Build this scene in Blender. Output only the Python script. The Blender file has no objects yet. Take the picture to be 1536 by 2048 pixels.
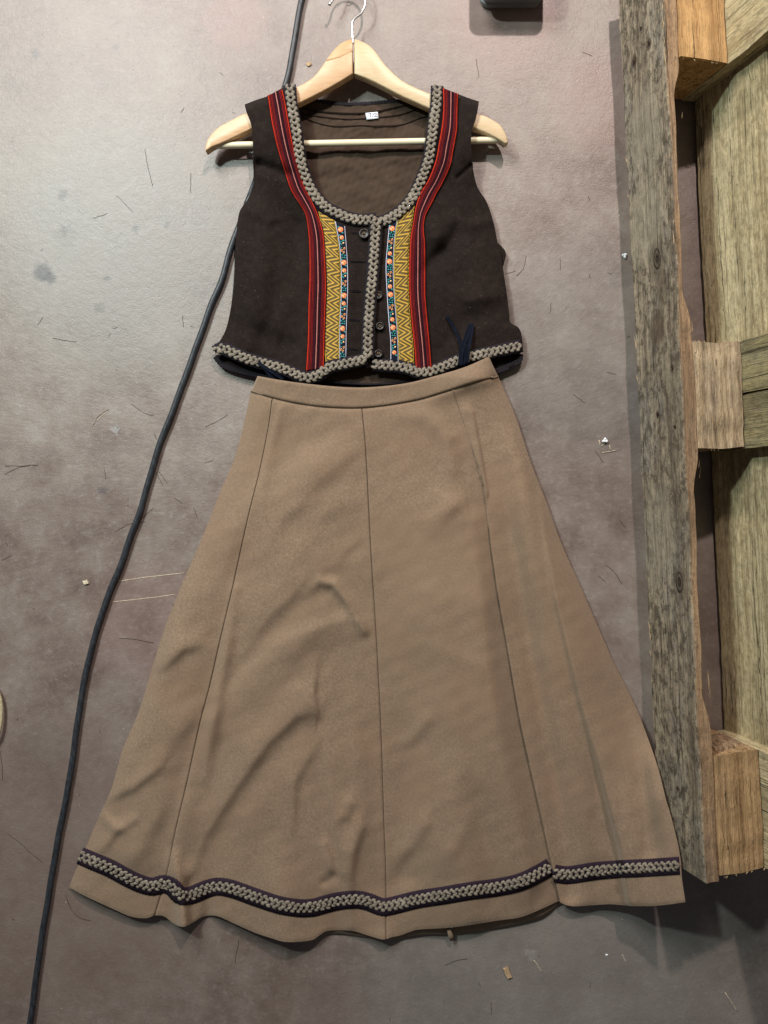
import bpy, math, random
import numpy as np
rnd = random.Random(7)
rs = np.random.RandomState(5)
SC = bpy.context.scene
COL = SC.collection

# ------------------------------------------------------------ camera
F, H, AL = 1500.0, 1.145, -0.016          # focal length (px of the 2048 px high photo), height, tilt
cd = bpy.data.cameras.new('camera'); cam = bpy.data.objects.new('camera', cd); COL.objects.link(cam)
cd.sensor_fit = 'VERTICAL'; cd.sensor_height = 36.0; cd.lens = F / 2048 * 36
cd.clip_start = 0.01; cd.clip_end = 60
cam.location = (0, 0, H); cam.rotation_euler = (AL, 0, 0); SC.camera = cam

# ------------------------------------------------------------ light (indoor lamps above the floor)
w = bpy.data.worlds.new('World'); SC.world = w; w.use_nodes = True
w.node_tree.nodes['Background'].inputs[0].default_value = (0.95, 0.95, 1.0, 1)
w.node_tree.nodes['Background'].inputs[1].default_value = 0.068
def lamp(name, loc, size, power, color, target=(0, 0, 0)):
    l = bpy.data.lights.new(name, 'AREA'); l.shape = 'DISK'; l.size = size; l.energy = power; l.color = color
    o = bpy.data.objects.new(name, l); COL.objects.link(o); o.location = loc
    from mathutils import Vector
    o.rotation_euler = (Vector(target) - Vector(loc)).to_track_quat('-Z', 'Y').to_euler()
    return o
lamp('ceiling_lamp', (-1.0, 1.85, 1.65), 0.8, 48, (1.0, 0.95, 0.92))
lamp('left_lamp', (-1.07, 1.10, 1.62), 0.12, 24, (0.78, 1.0, 0.96))
lamp('right_lamp', (0.41, 1.95, 1.72), 0.10, 40, (1.0, 0.86, 0.79), (0.1, 0, 0))
SC.view_settings.view_transform = 'Standard'; SC.view_settings.look = 'None'
SC.view_settings.exposure = 0.0; SC.view_settings.gamma = 1.0

# ------------------------------------------------------------ geometry helpers
def P(x, y, z):
    """world point seen at photo position (x, y) and standing z metres above the floor"""
    x = np.asarray(x, float); y = np.asarray(y, float); z = np.asarray(z, float) + 0 * x
    cx = (x - 768) / F; cy = -(y - 1024) / F
    dx = cx; dy = cy * math.cos(AL) + math.sin(AL); dz = cy * math.sin(AL) - math.cos(AL)
    t = (z - H) / dz
    return np.stack([dx * t, dy * t, z], -1)
PX = H / F                                  # metres per photo pixel on the floor

def new_obj(name, verts, faces, mats, parent=None, smooth=True, mi=None, uv=None):
    me = bpy.data.meshes.new(name)
    me.from_pydata([tuple(map(float, v)) for v in verts], [], [tuple(int(i) for i in f) for f in faces])
    if not isinstance(mats, (list, tuple)): mats = [mats]
    for m in mats: me.materials.append(m)
    if mi is not None: me.polygons.foreach_set('material_index', np.asarray(mi, 'i'))
    if uv is not None:
        l = me.uv_layers.new(name='UVMap'); vi = np.empty(len(me.loops), 'i'); me.loops.foreach_get('vertex_index', vi)
        l.data.foreach_set('uv', np.asarray(uv, 'f')[vi].ravel())
    if smooth: me.polygons.foreach_set('use_smooth', np.ones(len(me.polygons), bool))
    me.update()
    o = bpy.data.objects.new(name, me); COL.objects.link(o)
    if parent is not None:
        o.parent = parent
        if parent.type == 'EMPTY': o.matrix_parent_inverse = parent_inv(parent)
    return o
from mathutils import Matrix
def parent_inv(p):
    m = Matrix.Translation(p.location) @ p.rotation_euler.to_matrix().to_4x4()
    q = p.parent
    while q is not None:
        m = (Matrix.Translation(q.location) @ q.rotation_euler.to_matrix().to_4x4()) @ m; q = q.parent
    return m.inverted()
def thing(name, label, cat, loc, group=None):
    o = bpy.data.objects.new(name, None); COL.objects.link(o); o.location = tuple(map(float, loc))
    o.empty_display_size = 0.02; o['label'] = label; o['category'] = cat
    if group: o['group'] = group
    return o
def tag(o, label, cat, group=None):
    o['label'] = label; o['category'] = cat
    if group: o['group'] = group
    return o

def spl(pts, n=None, step=None, sharp=False):
    """smooth curve through pts, resampled evenly; returns (n,2|3)"""
    p = np.asarray(pts, float)
    if not sharp and len(p) > 2:
        q = np.vstack([2 * p[0] - p[1], p, 2 * p[-1] - p[-2]]); out = []
        for i in range(1, len(q) - 2):
            a, b, c, d = q[i - 1:i + 3]
            ta = (c - a) * .5; tb = (d - b) * .5; L = np.linalg.norm(c - b) + 1e-9
            for t_, d_ in ((ta, np.linalg.norm(c - a)), (tb, np.linalg.norm(d - b))):
                pass
            ta = (c - a) / (np.linalg.norm(c - a) + 1e-9) * L * .95; tb = (d - b) / (np.linalg.norm(d - b) + 1e-9) * L * .95
            s = np.linspace(0, 1, 12, endpoint=False)[:, None]
            out.append((2*s**3-3*s**2+1)*b + (s**3-2*s**2+s)*ta + (-2*s**3+3*s**2)*c + (s**3-s**2)*tb)
        p = np.vstack(out + [p[-1:]])
    s = np.r_[0, np.cumsum(np.linalg.norm(np.diff(p, axis=0), axis=1))]
    if n is None: n = max(2, int(round(s[-1] / step)) + 1)
    t = np.linspace(0, s[-1], n) if np.isscalar(n) else np.asarray(n) * s[-1]
    return np.stack([np.interp(t, s, p[:, k]) for k in range(p.shape[1])], -1)
def at(pts, t, sharp=False): return spl(pts, n=np.asarray(t), sharp=sharp)

def coons(top, bottom, left, right, us, vs):
    T = at(top, us); B = at(bottom, us); L = at(left, vs); R = at(right, vs)
    # make the corners agree with top / bottom
    L = L + (T[0] - L[0]) * (1 - vs)[:, None] + (B[0] - L[-1]) * vs[:, None]
    R = R + (T[-1] - R[0]) * (1 - vs)[:, None] + (B[-1] - R[-1]) * vs[:, None]
    u = us[None, :, None]; v = vs[:, None, None]
    return ((1 - v) * T[None] + v * B[None] + (1 - u) * L[:, None] + u * R[:, None]
            - ((1-u)*(1-v)*T[0] + u*(1-v)*T[-1] + (1-u)*v*B[0] + u*v*B[-1]))
def params(n, edge=()):
    return np.unique(np.r_[np.linspace(0, 1, n), edge, 1 - np.asarray(edge)])
def grid_obj(name, XY, Z, mat, parent=None, thick=0.0, uv=None):
    nv, nu = XY.shape[:2]
    V = P(XY[..., 0], XY[..., 1], Z).reshape(-1, 3)
    i, j = np.meshgrid(np.arange(nv - 1), np.arange(nu - 1), indexing='ij'); a = (i * nu + j).ravel()
    Fc = np.stack([a, a + nu, a + nu + 1, a + 1], -1)
    if uv is None:
        uu, vv = np.meshgrid(np.linspace(0, 1, nu), np.linspace(0, 1, nv)); uv = np.stack([uu, vv], -1)
    o = new_obj(name, V, Fc, mat, parent, uv=uv.reshape(-1, 2))
    if thick:
        m = o.modifiers.new('thickness', 'SOLIDIFY'); m.thickness = thick; m.offset = -1
    return o
def strip(name, A, B, zf, dz, mat, parent, n=7, step=4, thick=0.0006, sharp=False, lift=0.0):
    """flat ribbon between two edge curves (photo px), lying dz above zf"""
    m = max(3, int(max(np.linalg.norm(np.diff(np.asarray(A, float), axis=0), axis=1).sum(), 8) / step))
    a = spl(A, m, sharp=sharp); b = spl(B, m, sharp=sharp); t = np.linspace(0, 1, n)[None, :, None]
    XY = a[:, None] * (1 - t) + b[:, None] * t
    L = np.r_[0, np.cumsum(np.linalg.norm(np.diff((a + b) / 2, axis=0), axis=1))]
    uv = np.stack(np.meshgrid(np.linspace(0, 1, n), L), -1)
    bul = lift * (1 - (2 * t[..., 0] - 1) ** 4)
    if a[len(a)//2, 0] > b[len(b)//2, 0]:      # keep normals up
        XY = XY[:, ::-1]; uv = uv[:, ::-1]
    return grid_obj(name, XY, zf(XY[..., 0], XY[..., 1]) + dz + bul, mat, parent, thick, uv)
def offset_curve(c, d):
    t = np.gradient(c, axis=0); t /= np.linalg.norm(t, axis=1)[:, None] + 1e-9
    return c + np.stack([-t[:, 1], t[:, 0]], -1) * d
def picot(name, centre, hw, zf, dz, mat, parent, per=5.6, amp=1.1):
    c = spl(centre, step=1.4); s = np.arange(len(c)) * 1.4
    w_ = hw + amp * np.abs(np.sin(np.pi * s / per)) - amp * .5
    A = offset_curve(c, -w_[:, None]); B = offset_curve(c, w_[:, None]); t = np.linspace(0, 1, 5)[None, :, None]
    XY = A[:, None] * (1 - t) + B[:, None] * t
    o = grid_obj(name, XY, zf(XY[..., 0], XY[..., 1]) + dz, mat, parent)
    m = o.modifiers.new('thickness', 'SOLIDIFY'); m.thickness = .0008; m.offset = 0
    return o
def tube_data(C, r, k=8, closed_ends=True):
    C = np.asarray(C, float); n = len(C); r = np.broadcast_to(np.asarray(r, float), (n,))
    T = np.gradient(C, axis=0); T /= np.linalg.norm(T, axis=1)[:, None] + 1e-12
    up = np.array([0, 0, 1.0]); N = np.cross(T, up); ln = np.linalg.norm(N, axis=1)
    N[ln < 1e-3] = (1, 0, 0); N /= np.linalg.norm(N, axis=1)[:, None]; Bn = np.cross(N, T)
    a = np.linspace(0, 2 * np.pi, k, endpoint=False)
    V = C[:, None] + r[:, None, None] * (N[:, None] * np.cos(a)[None, :, None] + Bn[:, None] * np.sin(a)[None, :, None])
    Fc = []
    for i in range(n - 1):
        for j in range(k):
            j2 = (j + 1) % k; Fc.append((i*k+j, i*k+j2, (i+1)*k+j2, (i+1)*k+j))
    if closed_ends: Fc.append(tuple(range(k))[::-1]); Fc.append(tuple((n-1)*k + j for j in range(k)))
    return V.reshape(-1, 3), Fc
class Bag:
    def __init__(s): s.V = []; s.F = []; s.M = []; s.n = 0
    def add(s, V, Fc, m=0):
        s.V.append(np.asarray(V, float)); s.F += [tuple(i + s.n for i in f) for f in Fc]; s.M += [m] * len(Fc); s.n += len(V)
    def obj(s, name, mats, parent=None, smooth=True): return new_obj(name, np.vstack(s.V), s.F, mats, parent, smooth, s.M)
def tube(name, C, r, mat, parent=None, k=10):
    b = Bag(); b.add(*tube_data(C, r, k)); return b.obj(name, mat, parent)
def lobe(b, p, ax, ay, az, rot, n=8, k=5, jit=0.0):
    """one bulging loop of cord: an ellipsoid at world point p"""
    V = [[0, 0, 1.0]]
    for i in range(1, k):
        th = math.pi * i / k
        for j in range(n): V.append([math.sin(th)*math.cos(2*math.pi*j/n), math.sin(th)*math.sin(2*math.pi*j/n), math.cos(th)])
    V.append([0, 0, -1.0]); V = np.array(V); V = V * (1 + jit * rs.randn(*V.shape) * .5) * (ax, ay, az)
    c, s_ = math.cos(rot), math.sin(rot); V = V @ np.array([[c, s_, 0], [-s_, c, 0], [0, 0, 1]]) + p
    Fc = []; L = len(V) - 1
    for j in range(n):
        j2 = (j + 1) % n; Fc += [(0, 1 + j, 1 + j2), (L, 1 + (k-2)*n + j2, 1 + (k-2)*n + j)]
        for i in range(k - 2): a = 1 + i*n; Fc.append((a + j, a + n + j, a + n + j2, a + j2))
    b.add(V, Fc)
def braid(name, centre, zf, dz, mat, parent, a=6.4, step=11.4, phase=0.0, sc=1.0):
    """flat plait: outer loops left and right, centre loops crossing between them"""
    c = spl(centre, step=.5); n = len(c); t = np.gradient(c, axis=0); t /= np.linalg.norm(t, axis=1)[:, None]; b = Bag()
    nm = np.stack([-t[:, 1], t[:, 0]], -1); N = int(n * .5 / step); st = (n * .5 - 2) / max(N, 1); u = PX * .97
    for i in range(N):
        sp_ = 1 + .12 * math.sin(i * .9 + phase)
        for (fs, off, tilt, ln, wd, up) in ((.25, -a, .42, 5.7, 3.7, 0.), (.25, a, -.42, 5.7, 3.7, 0.), (.78, -2.7, -.62, 6.0, 3.7, .0006), (.74, 2.5, .62, 6.0, 3.7, .0009)):
            k = int(min(n - 1, (i + fs) * st / .5 + rs.randn() * .6)); q = c[k] + nm[k] * (off * (1 + .05 * rs.randn()))
            z = float(zf(np.array(q[0]), np.array(q[1]))) + dz + up + .0002 * rs.randn()
            ang = math.atan2(-t[k, 1], t[k, 0]) + tilt + .08 * rs.randn()
            lobe(b, P(q[0], q[1], z), ln * u * sp_ * sc * (1 + .08 * rs.randn()), wd * u * sc * (1 + .10 * rs.randn()), .0017, ang, jit=.05)
    return b.obj(name, mat, parent)
def plate(name, poly, z0, z1, bev, mat, parent, topz=None):
    """solid slab over a px outline with rounded upper and lower rims"""
    p = np.asarray(poly, float); n = len(p)
    if np.sum(p[:, 0] * np.roll(p[:, 1], -1) - p[:, 1] * np.roll(p[:, 0], -1)) > 0: p = p[::-1]
    W = P(p[:, 0], p[:, 1], np.full(n, z1))[:, :2]
    def inset(d):
        e = np.roll(W, -1, 0) - np.roll(W, 1, 0); e /= np.linalg.norm(e, axis=1)[:, None] + 1e-9
        return W + np.stack([-e[:, 1], e[:, 0]], -1) * d
    zf = topz if topz is not None else (lambda x, y: 0 * x)
    zz = zf(p[:, 0], p[:, 1])
    rings = [(inset(bev), z0), (inset(bev*.3), z0 + bev*.3), (W, z0 + bev), (W, z1 - bev), (inset(bev*.3), z1 - bev*.3), (inset(bev), z1)]
    V = np.vstack([np.c_[q, z + zz] for q, z in rings]); Fc = []
    for k in range(len(rings) - 1):
        for i in range(n):
            j = (i + 1) % n; Fc.append((k*n+i, k*n+j, (k+1)*n+j, (k+1)*n+i))
    Fc.append(tuple(range(n))[::-1]); Fc.append(tuple((len(rings)-1)*n + i for i in range(n)))
    return V, Fc
def plate_obj(name, poly, z0, z1, bev, mat, parent=None, topz=None):
    V, Fc = plate(name, poly, z0, z1, bev, mat, parent, topz)
    o = new_obj(name, V, Fc, mat, parent, smooth=True)
    o.data.set_sharp_from_angle(angle=math.radians(50)); return o

# ------------------------------------------------------------ node helpers
class S:
    """socket with arithmetic"""
    def __init__(s, nt, sock): s.nt = nt; s.k = sock
    def _m(s, op, *o, clamp=False):
        n = s.nt.nodes.new('ShaderNodeMath'); n.operation = op; n.use_clamp = clamp
        for i, v in enumerate((s,) + o):
            if isinstance(v, S): s.nt.links.new(v.k, n.inputs[i])
            else: n.inputs[i].default_value = v
        return S(s.nt, n.outputs[0])
    def __add__(s, o): return s._m('ADD', o)
    def __sub__(s, o): return s._m('SUBTRACT', o)
    def __mul__(s, o): return s._m('MULTIPLY', o)
    def __truediv__(s, o): return s._m('DIVIDE', o)
    def __rsub__(s, o): return (s * -1) + o
    __radd__ = __add__; __rmul__ = __mul__
    def frac(s): return s._m('FRACT')
    def abs(s): return s._m('ABSOLUTE')
    def pow(s, p): return s._m('POWER', p)
    def gt(s, o): return s._m('GREATER_THAN', o)
    def lt(s, o): return s._m('LESS_THAN', o)
    def mx(s, o): return s._m('MAXIMUM', o)
    def mn(s, o): return s._m('MINIMUM', o)
    def clamp(s): return s._m('ADD', 0.0, clamp=True)
    def sin(s): return s._m('SINE')
    def sqrt(s): return s._m('SQRT')
    def ss(s, a, b):
        """smoothstep a..b"""
        n = s.nt.nodes.new('ShaderNodeMapRange'); n.interpolation_type = 'SMOOTHSTEP'
        s.nt.links.new(s.k, n.inputs[0]); n.inputs[1].default_value = a; n.inputs[2].default_value = b
        if a > b:
            n.inputs[1].default_value = b; n.inputs[2].default_value = a; n.inputs[3].default_value = 1; n.inputs[4].default_value = 0
        return S(s.nt, n.outputs[0])
class Mat:
    def __init__(s, name, rough=.6, spec=.5):
        s.m = bpy.data.materials.new(name); s.m.use_nodes = True; s.nt = s.m.node_tree
        s.b = s.nt.nodes['Principled BSDF']; s.b.inputs['Roughness'].default_value = rough
        s.b.inputs['Specular IOR Level'].default_value = spec
        s.tc = s.nt.nodes.new('ShaderNodeTexCoord')
    def obj(s): return s.tc.outputs['Object']
    def uv(s):
        n = s.nt.nodes.new('ShaderNodeSeparateXYZ'); s.nt.links.new(s.tc.outputs['UV'], n.inputs[0])
        return S(s.nt, n.outputs[0]), S(s.nt, n.outputs[1])
    def xyz(s):
        n = s.nt.nodes.new('ShaderNodeSeparateXYZ'); s.nt.links.new(s.obj(), n.inputs[0])
        return [S(s.nt, n.outputs[i]) for i in range(3)]
    def mapped(s, sc=(1, 1, 1), loc=(0, 0, 0), rot=(0, 0, 0), rand=0):
        n = s.nt.nodes.new('ShaderNodeMapping'); n.inputs['Scale'].default_value = sc; n.inputs['Location'].default_value = loc
        n.inputs['Rotation'].default_value = rot; src = s.obj()
        if rand:
            oi = s.nt.nodes.new('ShaderNodeObjectInfo'); mu = s.nt.nodes.new('ShaderNodeVectorMath'); mu.operation = 'MULTIPLY_ADD'
            s.nt.links.new(oi.outputs['Random'], mu.inputs[0]); mu.inputs[1].default_value = (rand, rand * .7, rand * 1.3); s.nt.links.new(src, mu.inputs[2]); src = mu.outputs[0]
        s.nt.links.new(src, n.inputs[0]); return n.outputs[0]
    def noise(s, scale, detail=4, rough=.55, vec=None, dist=0.0, col=False):
        n = s.nt.nodes.new('ShaderNodeTexNoise'); n.inputs['Scale'].default_value = scale; n.inputs['Detail'].default_value = detail
        n.inputs['Roughness'].default_value = rough; n.inputs['Distortion'].default_value = dist
        s.nt.links.new(vec if vec is not None else s.obj(), n.inputs['Vector'])
        return S(s.nt, n.outputs['Fac'])
    def voro(s, scale, vec=None, feature='F1'):
        n = s.nt.nodes.new('ShaderNodeTexVoronoi'); n.inputs['Scale'].default_value = scale; n.feature = feature
        s.nt.links.new(vec if vec is not None else s.obj(), n.inputs['Vector']); return S(s.nt, n.outputs['Distance'])
    def ramp(s, f, stops, interp='LINEAR'):
        n = s.nt.nodes.new('ShaderNodeValToRGB'); cr = n.color_ramp; cr.interpolation = interp
        while len(cr.elements) < len(stops): cr.elements.new(.5)
        for e, (p_, c) in zip(cr.elements, stops): e.position = p_; e.color = (*c, 1) if len(c) == 3 else c
        s.nt.links.new(f.k, n.inputs[0]); return n.outputs[0]
    def mix(s, f, a, b, mode='MIX'):
        n = s.nt.nodes.new('ShaderNodeMix'); n.data_type = 'RGBA'; n.blend_type = mode; n.clamp_factor = True
        if isinstance(f, S): s.nt.links.new(f.k, n.inputs[0])
        else: n.inputs[0].default_value = f
        for i, c in ((6, a), (7, b)):
            if isinstance(c, tuple): n.inputs[i].default_value = (*c, 1)
            else: s.nt.links.new(c, n.inputs[i])
        return n.outputs[2]
    def color(s, c):
        if isinstance(c, tuple): s.b.inputs['Base Color'].default_value = (*c, 1)
        else: s.nt.links.new(c, s.b.inputs['Base Color'])
    def rough(s, f): s.nt.links.new(f.k, s.b.inputs['Roughness'])
    def bump(s, h, dist, strength=1.0):
        n = s.nt.nodes.new('ShaderNodeBump'); n.inputs['Distance'].default_value = dist; n.inputs['Strength'].default_value = strength
        s.nt.links.new(h.k, n.inputs['Height']); s.nt.links.new(n.outputs[0], s.b.inputs['Normal'])
    def set(s, **k):
        for a, v in k.items(): s.b.inputs[a.replace('_', ' ')].default_value = v

# ------------------------------------------------------------ materials
def wp(x, y):
    q = P(x, y, 0.0); return float(q[0]), float(q[1])
def floor_mat():
    M = Mat('painted_concrete'); x, y, _ = M.xyz()
    big = M.noise(1.7, 5, .6); mid = M.noise(13, 8, .70); fine = M.noise(210, 7, .80); spk = M.noise(420, 3, .6)
    cl = M.noise(70, 6, .75, dist=.2)
    c = M.ramp(mid * .55 + big * .45, [(.36, (.118, .082, .070)), (.46, (.186, .140, .121)), (.55, (.236, .190, .166)), (.66, (.31, .270, .242))])
    c = M.mix((cl.ss(.52, .64)) * .24, c, (.33, .305, .285))
    c = M.mix(fine.ss(.56, .70) * .55, c, (.44, .40, .37))
    c = M.mix(fine.ss(.44, .32) * .65, c, (.13, .095, .085))
    c = M.mix(spk.ss(.64, .70) * .8, c, (.05, .038, .035))
    # long streaks of old brush work and rolled dirt
    st = M.noise(3, 6, .65, vec=M.mapped((26, 2.2, 1), rot=(0, 0, .12)))
    c = M.mix(st.ss(.60, .76) * .30, c, (.15, .12, .11))
    st2 = M.noise(3, 6, .65, vec=M.mapped((2.0, 22, 1), rot=(0, 0, .3), loc=(3, 1, 0)))
    c = M.mix(st2.ss(.62, .80) * .30, c, (.42, .37, .34))
    wob = M.noise(90, 4, .7) * .022
    def blob(px, py, r, col, k, c, ragged=1.0):
        X, Y = wp(px, py); R = r * PX
        d = ((x - X) * (x - X) + (y - Y) * (y - Y)).sqrt() + (wob - .011) * ragged
        return M.mix(d.ss(R, R * .45) * k, c, col)
    for px, py, r, k in ((1100, 2050, 560, .5), (1180, 700, 300, .35), (250, 500, 330, .45)):
        c = blob(px, py, r, (.225, .215, .200), k, c, 2.0)
    for px, py, r, k in ((120, 1750, 420, .55), (620, 2050, 160, .3)):
        c = blob(px, py, r, (.165, .118, .100), k, c, 2.0)  # warm light at lower left, put into the floor colour as reddish patches
    for px, py, r, k in ((85, 545, 24, .75), (100, 556, 16, .7), (70, 108, 12, .55), (233, 95, 9, .45), (125, 390, 13, .5), (128, 462, 14, .35),
                         (272, 457, 10, .5), (333, 452, 7, .5), (215, 556, 9, .5), (200, 615, 13, .35), (205, 982, 11, .6), (232, 858, 12, .35),
                         (1240, 555, 30, .22), (1180, 820, 40, .2), (130, 470, 30, .2), (250, 1330, 60, .18), (90, 1500, 70, .15)):
        c = blob(px, py, r, (.085, .075, .08), k, c)
    for px, py, r, k in ((230, 858, 9, .4), (1060, 1910, 14, .2)):
        c = blob(px, py, r, (.47, .46, .45), k, c, 2.0)
    for px, py, r, k in ((1010, 40, 150, .25), (1075, 30, 60, .35), (470, 40, 80, .3), (1200, 200, 130, .25), (300, 1250, 160, .2)):
        c = blob(px, py, r, (.32, .19, .17), k, c, 2.0)
    M.color(c)
    M.rough((mid * .34 + fine * .22 + cl * .20 + .03).clamp()); M.set(Specular_IOR_Level=.62)
    M.bump(cl * .60 + fine * .34 + mid * .8 + spk * .10, .0017, .65)
    return M.m
def wool():
    M = Mat('camel_wool', .9, .2); f = M.noise(900, 3, .7); m = M.noise(260, 4, .7); b = M.noise(9, 4, .6); g = M.noise(70, 3, .6)
    c = M.ramp(f * .6 + m * .4, [(.33, (.150, .100, .064)), (.50, (.235, .162, .110)), (.67, (.335, .242, .172))])
    c = M.mix(b.ss(.4, .65) * .45, c, (.25, .158, .104)); b2 = M.noise(3.2, 3, .5); c = M.mix(b2.ss(.42, .62) * .35, c, (.215, .150, .098))
    M.color(c); M.set(Sheen_Weight=.35, Sheen_Roughness=.5); M.b.inputs['Sheen Tint'].default_value = (.9, .8, .66, 1)
    M.bump(f * .6 + m * .6 + g * .5, .0008, .7); return M.m
def dark_wool():
    M = Mat('dark_brown_wool', .9, .15); f = M.noise(800, 3, .7); m = M.noise(120, 4, .6); b = M.noise(10, 3, .5)
    c = M.ramp(f * .5 + m * .3 + b * .2, [(.34, (.0062, .0036, .0028)), (.5, (.0125, .0076, .0060)), (.66, (.029, .0185, .0145))])
    lint = M.noise(300, 2, .5, vec=M.mapped((1, 2.6, 1), rot=(0, 0, .7)))
    c = M.mix(lint.ss(.70, .74) * .5, c, (.16, .13, .12))
    M.color(c); M.set(Sheen_Weight=.03, Sheen_Roughness=.5); M.bump(f * .5 + m, .0008, .7); return M.m
def lining_mat():
    M = Mat('brown_lining', .75, .12); f = M.noise(500, 3, .6, vec=M.mapped((1, .25, 1))); m = M.noise(26, 5, .6, dist=.7)
    c = M.ramp(f * .4 + m * .6, [(.3, (.044, .027, .018)), (.7, (.066, .043, .030))])
    M.color(c)
    cr = M.noise(30, 5, .62, dist=1.2, vec=M.mapped((1, 1.8, 1), rot=(0, 0, .5)))
    M.bump(cr * 1.0 + f * .05, .0013, .5); return M.m
def cord_mat():
    M = Mat('grey_beige_cord', .75, .3); f = M.noise(700, 3, .6); m = M.noise(90, 3, .6)
    c = M.ramp(f * .5 + m * .5, [(.3, (.105, .087, .067)), (.52, (.25, .213, .17)), (.72, (.41, .36, .295))])
    tw = M.noise(1500, 2, .5, vec=M.mapped((1, .4, 1), rot=(0, 0, .8))); c = M.mix(tw.ss(.5, .62) * .45, c, (.10, .08, .06)); M.color(c); M.bump(f + tw, .0008, .8); return M.m
def flat(name, c, rough=.7, spec=.3, var=.35, scale=300, bump=.0004, **k):
    M = Mat(name, rough, spec); n = M.noise(scale, 4, .6)
    a = tuple(v * (1 - var) for v in c); b_ = tuple(min(1, v * (1 + var)) for v in c)
    M.color(M.ramp(n, [(.3, a), (.7, b_)])); M.bump(n, bump, .6)
    for a_, v in k.items(): M.b.inputs[a_.replace('_', ' ')].default_value = v
    return M.m
def red_ribbon_mat():
    M = Mat('red_striped_ribbon', .9, .08); u, v = M.uv()
    n = M.noise(400, 3, .6); uu = u + (n - .5) * .035
    R = (.56, .034, .012); R2 = (.24, .012, .012); D = (.010, .004, .006); Mr = (.045, .006, .012); Pk = (.52, .20, .17)
    st = [(0, D), (.03, R), (.085, D), (.12, R2), (.15, D), (.20, R2), (.235, D), (.27, R2), (.295, D), (.33, Mr), (.42, D), (.47, Mr),
          (.495, Pk), (.54, Mr), (.60, D), (.68, Mr), (.745, R2), (.775, D), (.82, R2), (.85, D), (.895, R), (.95, D)]
    c = M.ramp(uu, st, 'CONSTANT')
    tw = ((v * .42 + u * 5).frac() - .5).abs() * 2
    c = M.mix(tw.ss(.55, .95) * .45, c, (.02, .006, .006)); M.color(c)
    M.bump(tw * .4 + ((u * 12).frac() - .5).abs() * .8, .0007, .7); return M.m
def yellow_ribbon_mat():
    M = Mat('yellow_zigzag_ribbon', .6, .3); u, v = M.uv()
    n = M.noise(260, 3, .6) * .05
    m = ((v / 27.0).frac() - .5).abs() * 2
    wv = ((m * .82 - u) * 2.3 + n * .5 + .3).frac()
    main = (wv - .5).abs() * 2
    yl = main.ss(.60, .84); dk = main.ss(.36, .10)
    c = M.mix(yl, (.165, .096, .012), (.58, .355, .034)); c = M.mix(dk * .9, c, (.040, .024, .006))
    e = (u - .5).abs(); c = M.mix(e.ss(.415, .44), c, (.035, .025, .008)); c = M.mix(e.ss(.450, .475), c, (.68, .46, .04))
    M.color(c); M.bump(main * .8 + n, .0010, .8); M.set(Sheen_Weight=.1); return M.m
def flower_base_mat():
    M = Mat('navy_flower_ribbon', .9, .08); u, v = M.uv(); e = (u - .5).abs(); n = M.noise(500, 2, .5)
    th = ((v * .35).frac() - .5).abs()
    c = M.mix(n.ss(.55, .7) * .5, (.008, .010, .022), (.015, .05, .07))
    c = M.mix(e.ss(.415, .445) * (th.ss(0, .15) * .25 + .75), c, (.70, .70, .86)); M.color(c); M.bump(th + e.ss(.38, .42), .0006, .6); return M.m
def hanger_wood(name, a, b, ang=0.0, pink=0.0):
    M = Mat(name, .42, .4); g = M.noise(6, 6, .6, vec=M.mapped((4, 60, 10), rot=(0, 0, ang)), dist=.5); f = M.noise(180, 3, .6, vec=M.mapped((.4, 5, 1), rot=(0, 0, ang)))
    c = M.ramp(g * .7 + f * .3, [(.32, a), (.66, b)]); M.color(c); M.bump(f, .0002, .5)
    M.set(Coat_Weight=.15, Coat_Roughness=.35); return M.m
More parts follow.
